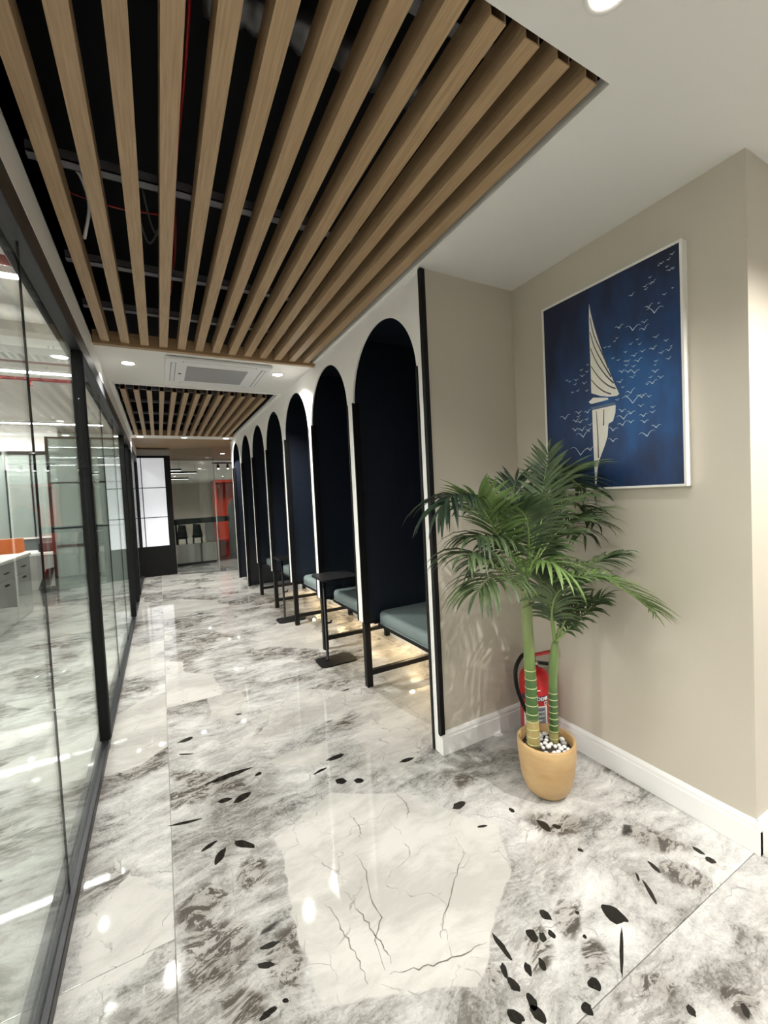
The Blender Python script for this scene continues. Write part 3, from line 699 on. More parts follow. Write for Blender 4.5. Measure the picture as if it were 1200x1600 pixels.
PX = 1.862
pt = thing('painting', (1.88, 1.24, 1.39), 'framed painting of a white sailboat and gulls on deep blue', 'painting')
y0, y1, z0, z1 = 0.902, 1.582, 1.381, 2.348
fw = 0.0095
M_PFRAME = plain('white_frame', lin(232, 230, 224), 0.35, var=0.02)
box('frame_rail', PX - 0.004, XR, y0, y1, z1 - fw, z1, M_PFRAME, pt)
box('frame_rail', PX - 0.004, XR, y0, y1, z0, z0 + fw, M_PFRAME, pt)
box('frame_rail', PX - 0.004, XR, y0, y0 + fw, z0 + fw, z1 - fw, M_PFRAME, pt)
box('frame_rail', PX - 0.004, XR, y1 - fw, y1, z0 + fw, z1 - fw, M_PFRAME, pt)
m, t_, p = new_mat('blue_canvas'); N = t_.nodes; L = t_.links
g = N.new('ShaderNodeNewGeometry'); sp = N.new('ShaderNodeSeparateXYZ'); L.new(g.outputs['Position'], sp.inputs[0])
mp = N.new('ShaderNodeMapping'); mp.inputs['Scale'].default_value = (1, 6, 2.2); L.new(g.outputs['Position'], mp.inputs[0])
n_ = N.new('ShaderNodeTexNoise'); n_.inputs['Scale'].default_value = 2.0; n_.inputs['Detail'].default_value = 6; L.new(mp.outputs[0], n_.inputs['Vector'])
sub = N.new('ShaderNodeVectorMath'); sub.operation = 'DISTANCE'; sub.inputs[1].default_value = (PX, 1.08, 1.80); L.new(g.outputs['Position'], sub.inputs[0])
a_ = N.new('ShaderNodeMath'); a_.operation = 'MULTIPLY_ADD'; a_.inputs[1].default_value = -0.75; a_.inputs[2].default_value = 0.40; L.new(n_.outputs['Fac'], a_.inputs[0])
b_ = N.new('ShaderNodeMath'); b_.operation = 'ADD'; L.new(sub.outputs['Value'], b_.inputs[0]); L.new(a_.outputs[0], b_.inputs[1])
cr = N.new('ShaderNodeValToRGB'); e = cr.color_ramp.elements
e[0].position = 0.08; e[0].color = lin(22, 82, 140); e[1].position = 0.62; e[1].color = lin(14, 26, 54)
q = e.new(0.32); q.color = lin(17, 52, 98)
L.new(b_.outputs[0], cr.inputs[0]); L.new(cr.outputs[0], p.inputs['Base Color']); p.inputs['Roughness'].default_value = 0.5
cv = box('canvas', PX, XR - 0.002, y0 + fw, y1 - fw, z0 + fw, z1 - fw, m, pt)
M_PW = plain('white_paint_strokes', lin(226, 222, 210), 0.6, var=0.12, scale=40, stretch=(1, 3, 0.6))
M_PG = plain('grey_brown_paint_strokes', lin(74, 74, 76), 0.6, var=0.2, scale=60)
M_PB = plain('pale_blue_paint_strokes', lin(196, 208, 218), 0.6, var=0.1, scale=60)
M_PS = plain('slate_paint_strokes', lin(84, 104, 128), 0.6, var=0.2, scale=60)
def paint(name, pl, mat, off=0.0006):
    return prism(name, pl, 'x', PX - off, PX - 0.0001, mat, cv)
paint('sail', SAIL, M_PW); paint('hull', HULL, M_PW); paint('lower_hull', HULL2, M_PS); paint('sail_reflection', REFL, M_PW)  # slate strip is the blue lower part of the boat
def stroke(mb, pts, w0, w1, x):
    pts = [Vector((0, a, b)) for a, b in pts]; n = len(pts); base = len(mb.v)
    for i, q in enumerate(pts):
        t = (pts[min(i + 1, n - 1)] - pts[max(i - 1, 0)]).normalized(); s_ = Vector((0, -t.z, t.y))
        w = (w0 + (w1 - w0) * i / (n - 1)) / 2
        mb.v += [(x, *(q + s_ * w)[1:]), (x, *(q - s_ * w)[1:])]
    for i in range(n - 1):
        mb.f.append((base + 2 * i, base + 2 * i + 1, base + 2 * i + 3, base + 2 * i + 2))
for s_ in STRIPES:
    mb = MB(); pp = [(v.y, v.z) for v in spline([(0, a, b) for a, b in s_], 10)]
    stroke(mb, pp, 0.0035, 0.0065, PX - 0.0009); mb.obj('sail_stripe', M_PG, cv)
for (by, bz, bw) in BIRDS:
    mb = MB(); tl = random.uniform(-0.35, 0.35); h = bw * 0.5
    for sd in (-1, 1):
        pts = []
        for i in range(6):
            u = i / 5
            dy = -sd * h * u; dz = h * (0.95 * math.sin(u * 2.1) * 0.75 - 0.12 * u)
            pts.append((by + dy * math.cos(tl) - dz * math.sin(tl) * 0.4, bz + dz + dy * math.sin(tl) * 0.6))
        stroke(mb, pts, 0.0036 if bw > 0.03 else 0.0026, 0.001, PX - 0.0008)
    mb.obj('gull', M_PB, cv)

# ------------------------------------------------------------------ potted palm
FRONDS = [[(1.411, 1.335, 1.01), (1.505, 1.36, 1.206), (1.611, 1.4, 1.394), (1.706, 1.44, 1.578)],
    [(1.416, 1.335, 1.021), (1.535, 1.34, 1.263), (1.669, 1.33, 1.44), (1.785, 1.31, 1.393)],
    [(1.4, 1.335, 1.017), (1.252, 1.33, 1.229), (1.085, 1.3, 1.358), (0.985, 1.28, 1.384), (0.93, 1.27, 1.355)],
    [(1.387, 1.33, 1.02), (1.236, 1.29, 1.179), (1.12, 1.25, 1.31), (1.05, 1.22, 1.37)],
    [(1.393, 1.33, 0.976), (1.221, 1.28, 1.068), (1.08, 1.24, 1.15), (1.0, 1.22, 1.17)],
    [(1.414, 1.345, 1.014), (1.476, 1.45, 1.173), (1.529, 1.52, 1.322), (1.602, 1.56, 1.442)],
    [(1.421, 1.34, 1.014), (1.539, 1.35, 1.115), (1.677, 1.36, 1.216), (1.833, 1.36, 1.163)],
    [(1.406, 1.33, 1.012), (1.354, 1.26, 1.17), (1.291, 1.21, 1.283), (1.214, 1.18, 1.333)],
    [(1.423, 1.33, 0.877), (1.461, 1.24, 0.995), (1.596, 1.13, 1.015), (1.69, 1.06, 0.957), (1.765, 1.02, 0.885)],
    [(1.57, 1.33, 0.682), (1.49, 1.27, 0.845), (1.475, 1.22, 0.955), (1.547, 1.17, 1.008)],
    [(1.585, 1.335, 0.683), (1.572, 1.34, 0.829), (1.509, 1.33, 0.968), (1.449, 1.31, 1.043)],
    [(1.594, 1.335, 0.681), (1.654, 1.33, 0.771), (1.726, 1.31, 0.839), (1.793, 1.29, 0.854)],
    [(1.436, 1.34, 0.911), (1.58, 1.31, 1.02), (1.732, 1.24, 1.046), (1.8, 1.17, 1.081)],
    [(1.404, 1.34, 1.002), (1.355, 1.4, 1.057), (1.311, 1.44, 1.096), (1.241, 1.46, 1.078)],
    [(1.413, 1.34, 1.015), (1.38, 1.38, 1.158), (1.298, 1.4, 1.264), (1.202, 1.4, 1.312)],
    [(1.41, 1.33, 1.002), (1.392, 1.25, 1.085), (1.394, 1.18, 1.093), (1.426, 1.14, 1.042)],
    [(1.417, 1.34, 1.014), (1.546, 1.37, 1.291), (1.68, 1.39, 1.437), (1.806, 1.4, 1.482)],
    [(1.415, 1.335, 1.001), (1.551, 1.33, 1.145), (1.687, 1.31, 1.247), (1.787, 1.29, 1.232)],
    [(1.388, 1.33, 0.957), (1.234, 1.27, 1.036), (1.107, 1.22, 1.066), (1.015, 1.19, 1.038)],
    [(1.577, 1.335, 0.685), (1.699, 1.38, 0.782), (1.763, 1.42, 0.875), (1.746, 1.44, 0.988)],
    [(1.585, 1.335, 0.683), (1.655, 1.3, 0.754), (1.717, 1.26, 0.821), (1.764, 1.22, 0.881)],
    [(1.404, 1.335, 1.011), (1.284, 1.3, 1.146), (1.16, 1.28, 1.21), (1.07, 1.26, 1.225)],
    [(1.419, 1.335, 1.015), (1.539, 1.31, 1.206), (1.617, 1.28, 1.317), (1.686, 1.26, 1.307)]]
TRUNKS = [[(1.431, 1.345, 0.226), (1.423, 1.342, 0.549), (1.41, 1.338, 0.843), (1.404, 1.335, 1.022)], [(1.558, 1.34, 0.201), (1.561, 1.337, 0.501), (1.58, 1.334, 0.685)]]

POT = (1.508, 1.342, 0.0)
palm = thing('potted_palm', POT, 'artificial areca palm in a tan tapered pot', 'potted plant')
m, t_, p = new_mat('tan_pot_glaze'); N = t_.nodes; L = t_.links
tc = N.new('ShaderNodeTexCoord'); mp = N.new('ShaderNodeMapping'); mp.inputs['Scale'].default_value = (2, 2, 4); L.new(tc.outputs['Object'], mp.inputs[0])
n_ = N.new('ShaderNodeTexNoise'); n_.inputs['Scale'].default_value = 3.5; n_.inputs['Detail'].default_value = 5; L.new(mp.outputs[0], n_.inputs['Vector'])
cr = N.new('ShaderNodeValToRGB'); cr.color_ramp.elements[0].color = lin(172, 138, 92); cr.color_ramp.elements[1].color = lin(194, 162, 114)
cr.color_ramp.elements[0].position = 0.3; cr.color_ramp.elements[1].position = 0.7
L.new(n_.outputs['Fac'], cr.inputs[0]); L.new(cr.outputs[0], p.inputs['Base Color']); p.inputs['Roughness'].default_value = 0.38
lathe('pot', [(0.001, 0.0), (0.060, 0.0), (0.078, 0.006), (0.095, 0.025), (0.108, 0.055), (0.118, 0.10), (0.125, 0.16), (0.128, 0.21), (0.128, 0.246), (0.125, 0.2495), (0.117, 0.2495), (0.114, 0.246), (0.112, 0.21), (0.11, 0.19), (0.001, 0.19)], POT, m, palm, 40)
lathe('soil', [(0.001, 0.1905), (0.1095, 0.1905), (0.1105, 0.205), (0.06, 0.211), (0.001, 0.212)], POT, plain('dark_soil', lin(52, 42, 34), 0.9, var=0.4, scale=70), palm, 24)

m, t_, p = new_mat('palm_cane'); N = t_.nodes; L = t_.links
g = N.new('ShaderNodeNewGeometry'); sp = N.new('ShaderNodeSeparateXYZ'); L.new(g.outputs['Position'], sp.inputs[0])
n_ = N.new('ShaderNodeTexNoise'); n_.inputs['Scale'].default_value = 25; L.new(g.outputs['Position'], n_.inputs['Vector'])
ad = N.new('ShaderNodeMath'); ad.operation = 'MULTIPLY_ADD'; ad.inputs[1].default_value = 0.03; L.new(n_.outputs['Fac'], ad.inputs[0]); L.new(sp.outputs['Z'], ad.inputs[2])
cr = N.new('ShaderNodeValToRGB'); e = cr.color_ramp.elements
e[0].position = 0.24; e[0].color = lin(150, 134, 86); e[1].position = 0.98; e[1].color = lin(122, 136, 84)
for q_, cc in ((0.36, lin(166, 146, 92)), (0.385, lin(62, 92, 46)), (0.55, lin(66, 96, 50)), (0.62, lin(104, 126, 66)), (0.8, lin(126, 140, 90))):
    q = e.new(q_); q.color = cc
L.new(ad.outputs[0], cr.inputs[0]); L.new(cr.outputs[0], p.inputs['Base Color']); p.inputs['Roughness'].default_value = 0.4
M_CANE = m
m2 = m.copy(); m2.name = 'thin_palm_cane'
cr2 = [n for n in m2.node_tree.nodes if n.type == 'VALTORGB'][0].color_ramp.elements
cr2[0].color = lin(140, 132, 88); cr2[1].position = 0.262
for i, c_ in enumerate([lin(140, 132, 88), lin(150, 140, 88), lin(64, 92, 50), lin(66, 96, 52), lin(104, 128, 74), lin(116, 140, 82), lin(112, 132, 76)]):
    cr2[i].color = c_; cr2[i].position = [0.2, 0.27, 0.29, 0.45, 0.50, 0.6, 0.9][i]
M_CANE2 = m2
M_RING = plain('pale_cane_ring', lin(176, 184, 130), 0.5, var=0.1)
for ti, (pts, r0, r1, mat) in enumerate(((TRUNKS[0], 0.0285, 0.021, M_CANE), (TRUNKS[1], 0.021, 0.019, M_CANE2))):
    sp_ = spline(pts, 28)
    rr = []
    for i, q in enumerate(sp_):
        u = i / 27
        r = r0 + (r1 - r0) * min(1, u * 1.3)
        if ti == 0 and 0.66 < u < 0.74: r *= 1.16
        if ti == 1 and 0.60 < u < 0.75: r *= 1.12
        if u > 0.85: r *= 1 - (u - 0.85) * 2.2
        rr.append(r)
    v, f = tube_vf(sp_, rr, 14); tr = build('trunk', v, f, mat, palm, True)
    zs = [0.25, 0.285, 0.32, 0.355, 0.39, 0.43, 0.47, 0.51, 0.55, 0.59] if ti == 0 else [0.235, 0.27, 0.30, 0.33, 0.36, 0.39, 0.42, 0.45]
    for z in zs:
        i = min(range(28), key=lambda j: abs(sp_[j].z - z)); j = i + 1 if sp_[i].z < z else i - 1
        u = (z - sp_[i].z) / (sp_[j].z - sp_[i].z); q = sp_[i].lerp(sp_[j], u); r = rr[i] + (rr[j] - rr[i]) * u
        lathe('ring', [(r - 0.003, -0.0022), (r + 0.0011, -0.0018), (r + 0.0011, 0.0018), (r - 0.003, 0.0022)], (q.x, q.y, z), M_RING, tr, 14)

def leafmat(name, c0, c1):
    m, t, p = new_mat(name); N = t.nodes; L = t.links
    tc = N.new('ShaderNodeTexCoord'); n_ = N.new('ShaderNodeTexNoise'); n_.inputs['Scale'].default_value = 9; n_.inputs['Detail'].default_value = 3
    L.new(tc.outputs['Object'], n_.inputs['Vector'])
    cr = N.new('ShaderNodeValToRGB'); cr.color_ramp.elements[0].position = 0.35; cr.color_ramp.elements[1].position = 0.65
    cr.color_ramp.elements[0].color = c0; cr.color_ramp.elements[1].color = c1
    L.new(n_.outputs['Fac'], cr.inputs[0]); L.new(cr.outputs[0], p.inputs['Base Color'])
    p.inputs['Roughness'].default_value = 0.42; p.inputs['Specular IOR Level'].default_value = 0.4
    tl = N.new('ShaderNodeBsdfTranslucent'); L.new(cr.outputs[0], tl.inputs[0])
    mx = N.new('ShaderNodeMixShader'); mx.inputs[0].default_value = 0.22
    L.new(p.outputs[0], mx.inputs[1]); L.new(tl.outputs[0], mx.inputs[2]); L.new(mx.outputs[0], N['Material Output'].inputs[0])
    return m
M_LEAF = leafmat('palm_leaf', lin(56, 73, 48), lin(97, 114, 76))
M_LEAFL = leafmat('palm_leaf_light', lin(80, 106, 54), lin(120, 144, 86))
M_LEAFD = leafmat('palm_leaf_dark', lin(30, 46, 36), lin(52, 72, 52))
M_STALK = plain('palm_stalk', lin(124, 152, 80), 0.4, var=0.1, scale=20)
LEAFM = [M_LEAF] * 30
LEAFM[:17] = [M_LEAF, M_LEAF, M_LEAFD, M_LEAFL, M_LEAF, M_LEAFD, M_LEAF, M_LEAF, M_LEAFL, M_LEAF, M_LEAF, M_LEAF, M_LEAF, M_LEAF, M_LEAF, M_LEAFL, M_LEAF]
# (max leaflet length, pairs, first leaflet position, droop)
FPAR = [(0.17, 22, 0.30, 0.25), (0.24, 24, 0.22, 0.75), (0.24, 22, 0.40, 1.7), (0.22, 22, 0.25, 0.5), (0.25, 24, 0.20, 1.7), (0.19, 20, 0.30, 0.4), (0.25, 22, 0.2, 0.9),
        (0.22, 20, 0.25, 0.7), (0.22, 28, 0.20, 0.55), (0.22, 20, 0.25, 1.1), (0.18, 20, 0.25, 0.8), (0.15, 18, 0.25, 0.8), (0.19, 22, 0.25, 1.0), (0.24, 20, 0.2, 1.2), (0.22, 20, 0.25, 0.7), (0.22, 20, 0.2, 1.3), (0.22, 24, 0.3, 0.5),
        (0.25, 22, 0.2, 1.0), (0.24, 20, 0.15, 1.6), (0.18, 18, 0.25, 0.8), (0.17, 18, 0.2, 1.0), (0.24, 22, 0.25, 1.7), (0.24, 22, 0.25, 1.0)]
def frond(pts, mat, Lmax, pairs, start, droop, seed):
    rnd = random.Random(seed)
    R = spline(pts, 60)
    n = len(R)
    hub = R[-1] - R[0]
    side0 = hub.cross(Vector((0, 0, 1)))
    side0 = side0.normalized() if side0.length > 0.05 else Vector((0.8, -0.6, 0))
    MB_ = MB()
    mid = R[n // 2]
    for k in range(pairs + 1):
        u = start + (1 - start) * k / pairs
        i = min(int(u * (n - 1)), n - 2); q = R[i].lerp(R[i + 1], u * (n - 1) - i)
        t = (R[min(i + 1, n - 1)] - R[max(i - 1, 0)]).normalized()
        s = t.cross(Vector((0, 0, 1)))
        s = side0 if s.length < 0.25 else s.normalized()
        if s.dot(side0) < 0: s = -s
        nrm = s.cross(t).normalized()
        w = (u - start) / (1 - start)
        Ln = Lmax * (0.55 + 0.9 * w) * (1.0 if w < 0.45 else 1.0 - 1.15 * (w - 0.45) ** 1.1)
        Ln = max(Ln, 0.42 * Lmax)
        for sd in ((-1, 1) if k < pairs else (0,)):
            ang = math.radians(66 - 34 * w + rnd.uniform(-7, 7)) if sd else 0.0
            dirv = (t * math.cos(ang) + s * sd * math.sin(ang) + nrm * (0.28 + rnd.uniform(-0.1, 0.12)) * abs(sd)).normalized()
            ln = Ln * rnd.uniform(0.8, 1.1); wd = 0.0078 * rnd.uniform(0.85, 1.15)
            segs = 5; p0 = q.copy(); d = dirv.copy(); base = len(MB_.v)
            for j in range(segs + 1):
                a = j / segs
                ww = wd * (0.35 + 2.2 * a if a < 0.3 else 1.01 * (1 - ((a - 0.3) / 0.7) ** 2.2) + 0.02)
                sv = d.cross(nrm)
                sv = sv.normalized() if sv.length > 1e-3 else s
                up = sv.cross(d).normalized()
                MB_.v += [tuple(p0 - sv * ww + up * ww * 0.35), tuple(p0), tuple(p0 + sv * ww + up * ww * 0.35)]
                d = (d + Vector((0, 0, -1)) * droop * 0.23 * (0.4 + a)).normalized()
                p0 = p0 + d * ln / segs
                # keep the leaf clear of the walls
                p0.x = min(p0.x, 1.85); p0.y = min(p0.y, 1.815)
            for j in range(segs):
                b = base + 3 * j
                MB_.f += [(b, b + 1, b + 4, b + 3), (b + 1, b + 2, b + 5, b + 4)]
    fo = MB_.obj('frond', mat, palm, True)
    tube('stalk', R[::3] + [R[-1]], [0.0055 * (1 - 0.75 * i / 20) for i in range(len(R[::3]) + 1)], M_STALK, fo, 6)
for i, pts in enumerate(FRONDS):
    frond(pts, LEAFM[i], *FPAR[i], seed=i + 3)

# white pebbles in the pot
M_PEB = [plain('white_pebble', lin(226, 224, 218), 0.5, var=0.06, scale=40), plain('grey_pebble', lin(150, 148, 144), 0.5, var=0.1, scale=40)]
pebs = []
tries = 0
while len(pebs) < 58 and tries < 8000:
    tries += 1
    a = random.uniform(0, 2 * PI); r = 0.098 * math.sqrt(random.random()); s = random.uniform(0.0105, 0.0155)
    x, y = POT[0] + r * math.cos(a), POT[1] + r * math.sin(a)
    if any((x - q[0]) ** 2 + (y - q[1]) ** 2 < (s + q[2]) ** 2 * 0.98 for q in pebs): continue
    if (x - 1.4305) ** 2 + (y - 1.345) ** 2 < (0.029 + s) ** 2 or (x - 1.558) ** 2 + (y - 1.34) ** 2 < (0.0215 + s) ** 2: continue
    pebs.append((x, y, s))
for i, (x, y, s) in enumerate(pebs):
    bm = bmesh.new(); bmesh.ops.create_icosphere(bm, subdivisions=2, radius=1.0)
    sx, sy, sz = s * random.uniform(0.85, 1.0), s * random.uniform(0.75, 1.0), s * random.uniform(0.65, 0.85)
    for v in bm.verts:
        w = 1 + 0.16 * mnoise.noise(v.co * 1.3 + Vector((i * 3.1, 0, 0)))
        v.co = Vector((v.co.x * sx * w, v.co.y * sy * w, v.co.z * sz * w))
    ht = 0.2125 - 0.008 * min(1, (math.hypot(x - POT[0], y - POT[1]) / 0.11) ** 2)
    gy = random.random() > 0.8
    o = build_bm('pebble', bm, M_PEB[gy], None, True)
    o.location = (x, y, ht + sz * 0.8); o.rotation_euler = (0, 0, random.uniform(0, PI))
    tag(o, 'smooth grey pebble among the white ones in the palm pot' if gy else 'smooth white pebble on the soil in the palm pot', 'pebble', 'grey pebbles in the palm pot' if gy else 'white pebbles in the palm pot')

# ------------------------------------------------------------------ fire extinguisher
EX = (1.765, 1.64, 0.0); ER = 0.078
ex = thing('fire_extinguisher', EX, 'red powder fire extinguisher standing in the corner behind the palm', 'fire extinguisher')
lathe('cylinder', [(0.001, 0.012), (ER - 0.004, 0.012), (ER, 0.018), (ER, 0.355), (ER * 0.96, 0.378), (ER * 0.8, 0.398), (ER * 0.5, 0.412), (0.024, 0.418), (0.022, 0.432), (0.001, 0.432)], EX, M_RED, ex, 36)
lathe('base_ring', [(ER * 0.7, 0.0), (ER + 0.001, 0.0), (ER + 0.001, 0.03), (ER * 0.7, 0.03)], EX, M_BLACK, ex, 30)
M_BRASS = plain('chromed_brass', lin(196, 190, 176), 0.25, metal=0.9)
lathe('valve', [(0.017, 0.432), (0.019, 0.440), (0.019, 0.452), (0.014, 0.456), (0.014, 0.474), (0.001, 0.476)], EX, M_BRASS, ex, 16)
hd = Vector((0.86, -0.5, 0)).normalized(); hs = Vector((0.5, 0.86, 0)).normalized()
def ebox(name, a, b, w, h0, h1, mat, lift=0.0):
    c0 = Vector(EX) + hd * a; c1 = Vector(EX) + hd * b
    vs = []
    for (c_, z0_, z1_) in ((c0, h0, h1), (c1, h0 + lift, h1 + lift)):
        for sgn in (-1, 1):
            for z in (z0_, z1_): vs.append(tuple(c_ + hs * sgn * w + Vector((0, 0, z))))
    return build(name, vs, [(0, 1, 3, 2), (4, 6, 7, 5), (0, 4, 5, 1), (2, 3, 7, 6), (0, 2, 6, 4), (1, 5, 7, 3)], mat, ex)
ebox('carry_handle', -0.01, 0.10, 0.012, 0.440, 0.452, M_BLACK, -0.015)
ebox('squeeze_lever', -0.02, 0.115, 0.013, 0.476, 0.486, M_RED, 0.022)
gq = Vector(EX) + Vector((-0.3, -0.95, 0)).normalized() * 0.028 + Vector((0, 0, 0.446))
gd = Vector((-0.3, -0.95, 0)).normalized()
tube('pressure_gauge', [gq - gd * 0.012, gq + gd * 0.006], 0.013, M_BRASS, ex, 16)
hp = spline([(EX[0] - 0.012, EX[1], 0.462), (1.70, 1.625, 0.508), (1.645, 1.61, 0.512), (1.592, 1.60, 0.46), (1.597, 1.60, 0.36), (1.640, 1.60, 0.25), (1.675, 1.598, 0.18), (1.683, 1.60, 0.13)], 40)
tube('hose', hp, 0.0105, M_BLACK, ex, 10)
tube('nozzle', [hp[-1], hp[-1] + Vector((0.003, 0.002, -0.02)), hp[-1] + Vector((0.006, 0.004, -0.055))], [0.0125, 0.013, 0.016], M_BLACK, ex, 10)
FA = math.atan2(-EX[1] + 0.1, -EX[0] + 0.25)        # label faces the corridor
def wrap(name, a0, a1, z0, z1, mat, off, n=14, parent=ex):
    v, f = [], []
    for i in range(n + 1):
        a = FA + a0 + (a1 - a0) * i / n
        for z in (z0, z1): v.append((EX[0] + (ER + off) * math.cos(a), EX[1] + (ER + off) * math.sin(a), z))
    for i in range(n): f.append((2 * i, 2 * i + 2, 2 * i + 3, 2 * i + 1))
    return build(name, v, f, mat, parent, True)
M_LBL = plain('paper_label', lin(222, 222, 216), 0.5, var=0.03); M_INK = plain('navy_ink', lin(34, 36, 74), 0.5); M_GINK = plain('grey_ink', lin(128, 132, 140), 0.5)
M_YEL = plain('yellow_print', lin(206, 160, 60), 0.5)
band = wrap('title_band', -1.0, 1.0, 0.262, 0.288, M_INK, 0.0006)
lb = wrap('paper_label', -0.85, 0.85, 0.11, 0.235, M_LBL, 0.0006)
wrap('yellow_strip', -0.85, 0.85, 0.09, 0.108, M_YEL, 0.0006)
wrap('icon_square', 0.62, 0.86, 0.240, 0.258, M_LBL, 0.0010); wrap('icon_mark', 0.68, 0.80, 0.244, 0.254, M_INK, 0.0014)
wrap('icon_square', 0.66, 0.90, 0.266, 0.285, M_LBL, 0.0012)
wrap('instruction_panel', -0.05, 0.7, 0.120, 0.228, M_GINK, 0.0009)
for i in range(9):
    wrap('print_line', -0.75, 0.62 if i % 3 else 0.4, 0.122 + i * 0.0115, 0.1255 + i * 0.0115, M_LBL if i % 2 else M_INK, 0.0013)
wrap('white_line', -0.2, 0.35, 0.318, 0.323, M_LBL, 0.0008)
def wrap_text(txt, size, a_mid, z, mat, off):
    cu = bpy.data.curves.new('lettering', 'FONT'); cu.body = txt; cu.size = size; cu.align_x = 'CENTER'; cu.offset = size * 0.025
    to = bpy.data.objects.new('lettering', cu); COL.objects.link(to)
    bpy.context.view_layer.update()
    me = bpy.data.meshes.new_from_object(to.evaluated_get(bpy.context.evaluated_depsgraph_get()))
    bpy.data.objects.remove(to)
    for v in me.vertices:
        a = FA + a_mid + v.co.x / ER
        v.co = (EX[0] + (ER + off) * math.cos(a), EX[1] + (ER + off) * math.sin(a), z + v.co.y)
    me.materials.clear(); me.materials.append(mat); me.name = 'lettering'
    o = bpy.data.objects.new('lettering', me); COL.objects.link(o); adopt(o, ex)
wrap_text('POWDER', 0.026, 0.02, 0.2655, M_LBL, 0.0012)

# ------------------------------------------------------------------ corridor end: video wall, glass door, desk, booth
vw = thing('video_wall', (-0.08, 9.78, 0), 'black framed video wall of blank white screens', 'video wall')
box('frame', -0.42, 0.255, 9.69, 9.94, 0, 2.45, M_BLACK, vw, 0.004, 1)
box('header', -0.42, 0.262, 9.68, 9.94, 2.452, 2.575, M_GREY, vw, 0.004, 1)
M_SCR = emitter('blank_screen', (0.80, 0.81, 0.86, 1), 0.30)
for (x0, x1) in ((-0.40, -0.281), (-0.265, 0.142)):
    for (z0_, z1_) in ((0.615, 1.192), (1.208, 1.792), (1.808, 2.40)):
        box('screen', x0, x1, 9.678, 9.6895, z0_, z1_, M_SCR, vw)
gd_ = thing('glass_screen', (0.7, 9.45, 0), 'frameless clear glass panel beside the video wall', 'glass panel')
def slab(name, a, b, th, z0, z1, mat, parent):
    a = Vector((a[0], a[1], 0)); b = Vector((b[0], b[1], 0)); s = (b - a).cross(Vector((0, 0, 1))).normalized() * th / 2
    vs = [a - s, b - s, b + s, a + s]
    return build(name, [(q.x, q.y, z0) for q in vs] + [(q.x, q.y, z1) for q in vs], CUBE_F, mat, parent)
slab('pane', (0.30, 9.60), (1.03, 9.31), 0.012, 0.01, 2.58, M_GLASS_END, gd_)
slab('floor_channel', (0.30, 9.60), (1.03, 9.31), 0.03, 0.0, 0.012, M_STEEL, gd_)
slab('edge', (1.030, 9.310), (1.036, 9.307), 0.014, 0.012, 2.58, plain('polished_glass_edge', lin(150, 165, 160), 0.2), gd_)
dl = thing('glass_door', (1.37, 9.17, 0), 'frameless glass door next to the last arch', 'door')
slab('leaf', (1.045, 9.304), (1.70, 9.044), 0.012, 0.015, 2.35, M_GLASS_END, dl)
slab('patch_fitting', (1.60, 9.084), (1.703, 9.043), 0.034, 0.0, 0.075, M_STEEL, dl)
slab('patch_fitting', (1.05, 9.302), (1.15, 9.262), 0.034, 0.0, 0.075, M_STEEL, dl)
slab('edge', (1.0415, 9.3055), (1.0445, 9.3043), 0.014, 0.076, 2.35, bpy.data.materials['polished_glass_edge'], dl)

dk = thing('reception_counter', (0.75, 10.9, 0), 'reception counter with black top and low marble front', 'counter')
box('marble_front', 0.30, 1.17, 10.86, 10.96, 0.06, 0.50, M_MARBLE, dk, 0.002, 1)
box('plinth', 0.32, 1.15, 10.88, 10.96, 0, 0.06, M_FRAME, dk)
prism('counter_top', [(0.27, 10.55), (1.52, 10.95), (1.45, 11.45), (0.27, 11.05)], 'z', 0.98, 1.10, M_BLACK, dk)
box('support_panel', 0.95, 1.15, 10.97, 11.05, 0.0, 0.98, M_GREY, dk)
box('support_panel', 0.30, 0.34, 10.97, 11.05, 0.0, 0.98, M_BLACK, dk)
M_LEATH = plain('black_upholstery', lin(24, 24, 26), 0.5, var=0.15)
def stool(x, y, lab, lean):
    t = thing('bar_stool', (x, y, 0), lab, 'stool', 'black stools at the counter')
    box('seat', x - 0.12, x + 0.12, y - 0.12, y + 0.12, 0.60, 0.66, M_LEATH, t, 0.02, 2)
    for sx in (-1, 1):
        for sy in (-1, 1):
            tube('leg', [(x + sx * 0.09, y + sy * 0.09, 0.60), (x + sx * 0.125, y + sy * 0.125, 0.0)], 0.014, M_BLACK, t, 8)
    tube('foot_ring', [(x + 0.112 * math.cos(a), y + 0.112 * math.sin(a), 0.25) for a in [i * PI / 8 for i in range(17)]], 0.008, M_BLACK, t, 6)
    prism('backrest', [(x - 0.115, 0.655), (x + 0.115, 0.655), (x + 0.09 + lean, 0.93), (x - 0.07 + lean, 0.955)], 'y', y - 0.12, y - 0.085, M_LEATH, t)
stool(0.45, 11.35, 'black stool behind the counter, nearer the video wall', 0.0)
stool(0.80, 11.45, 'black stool behind the counter, nearer the red booth', -0.02)

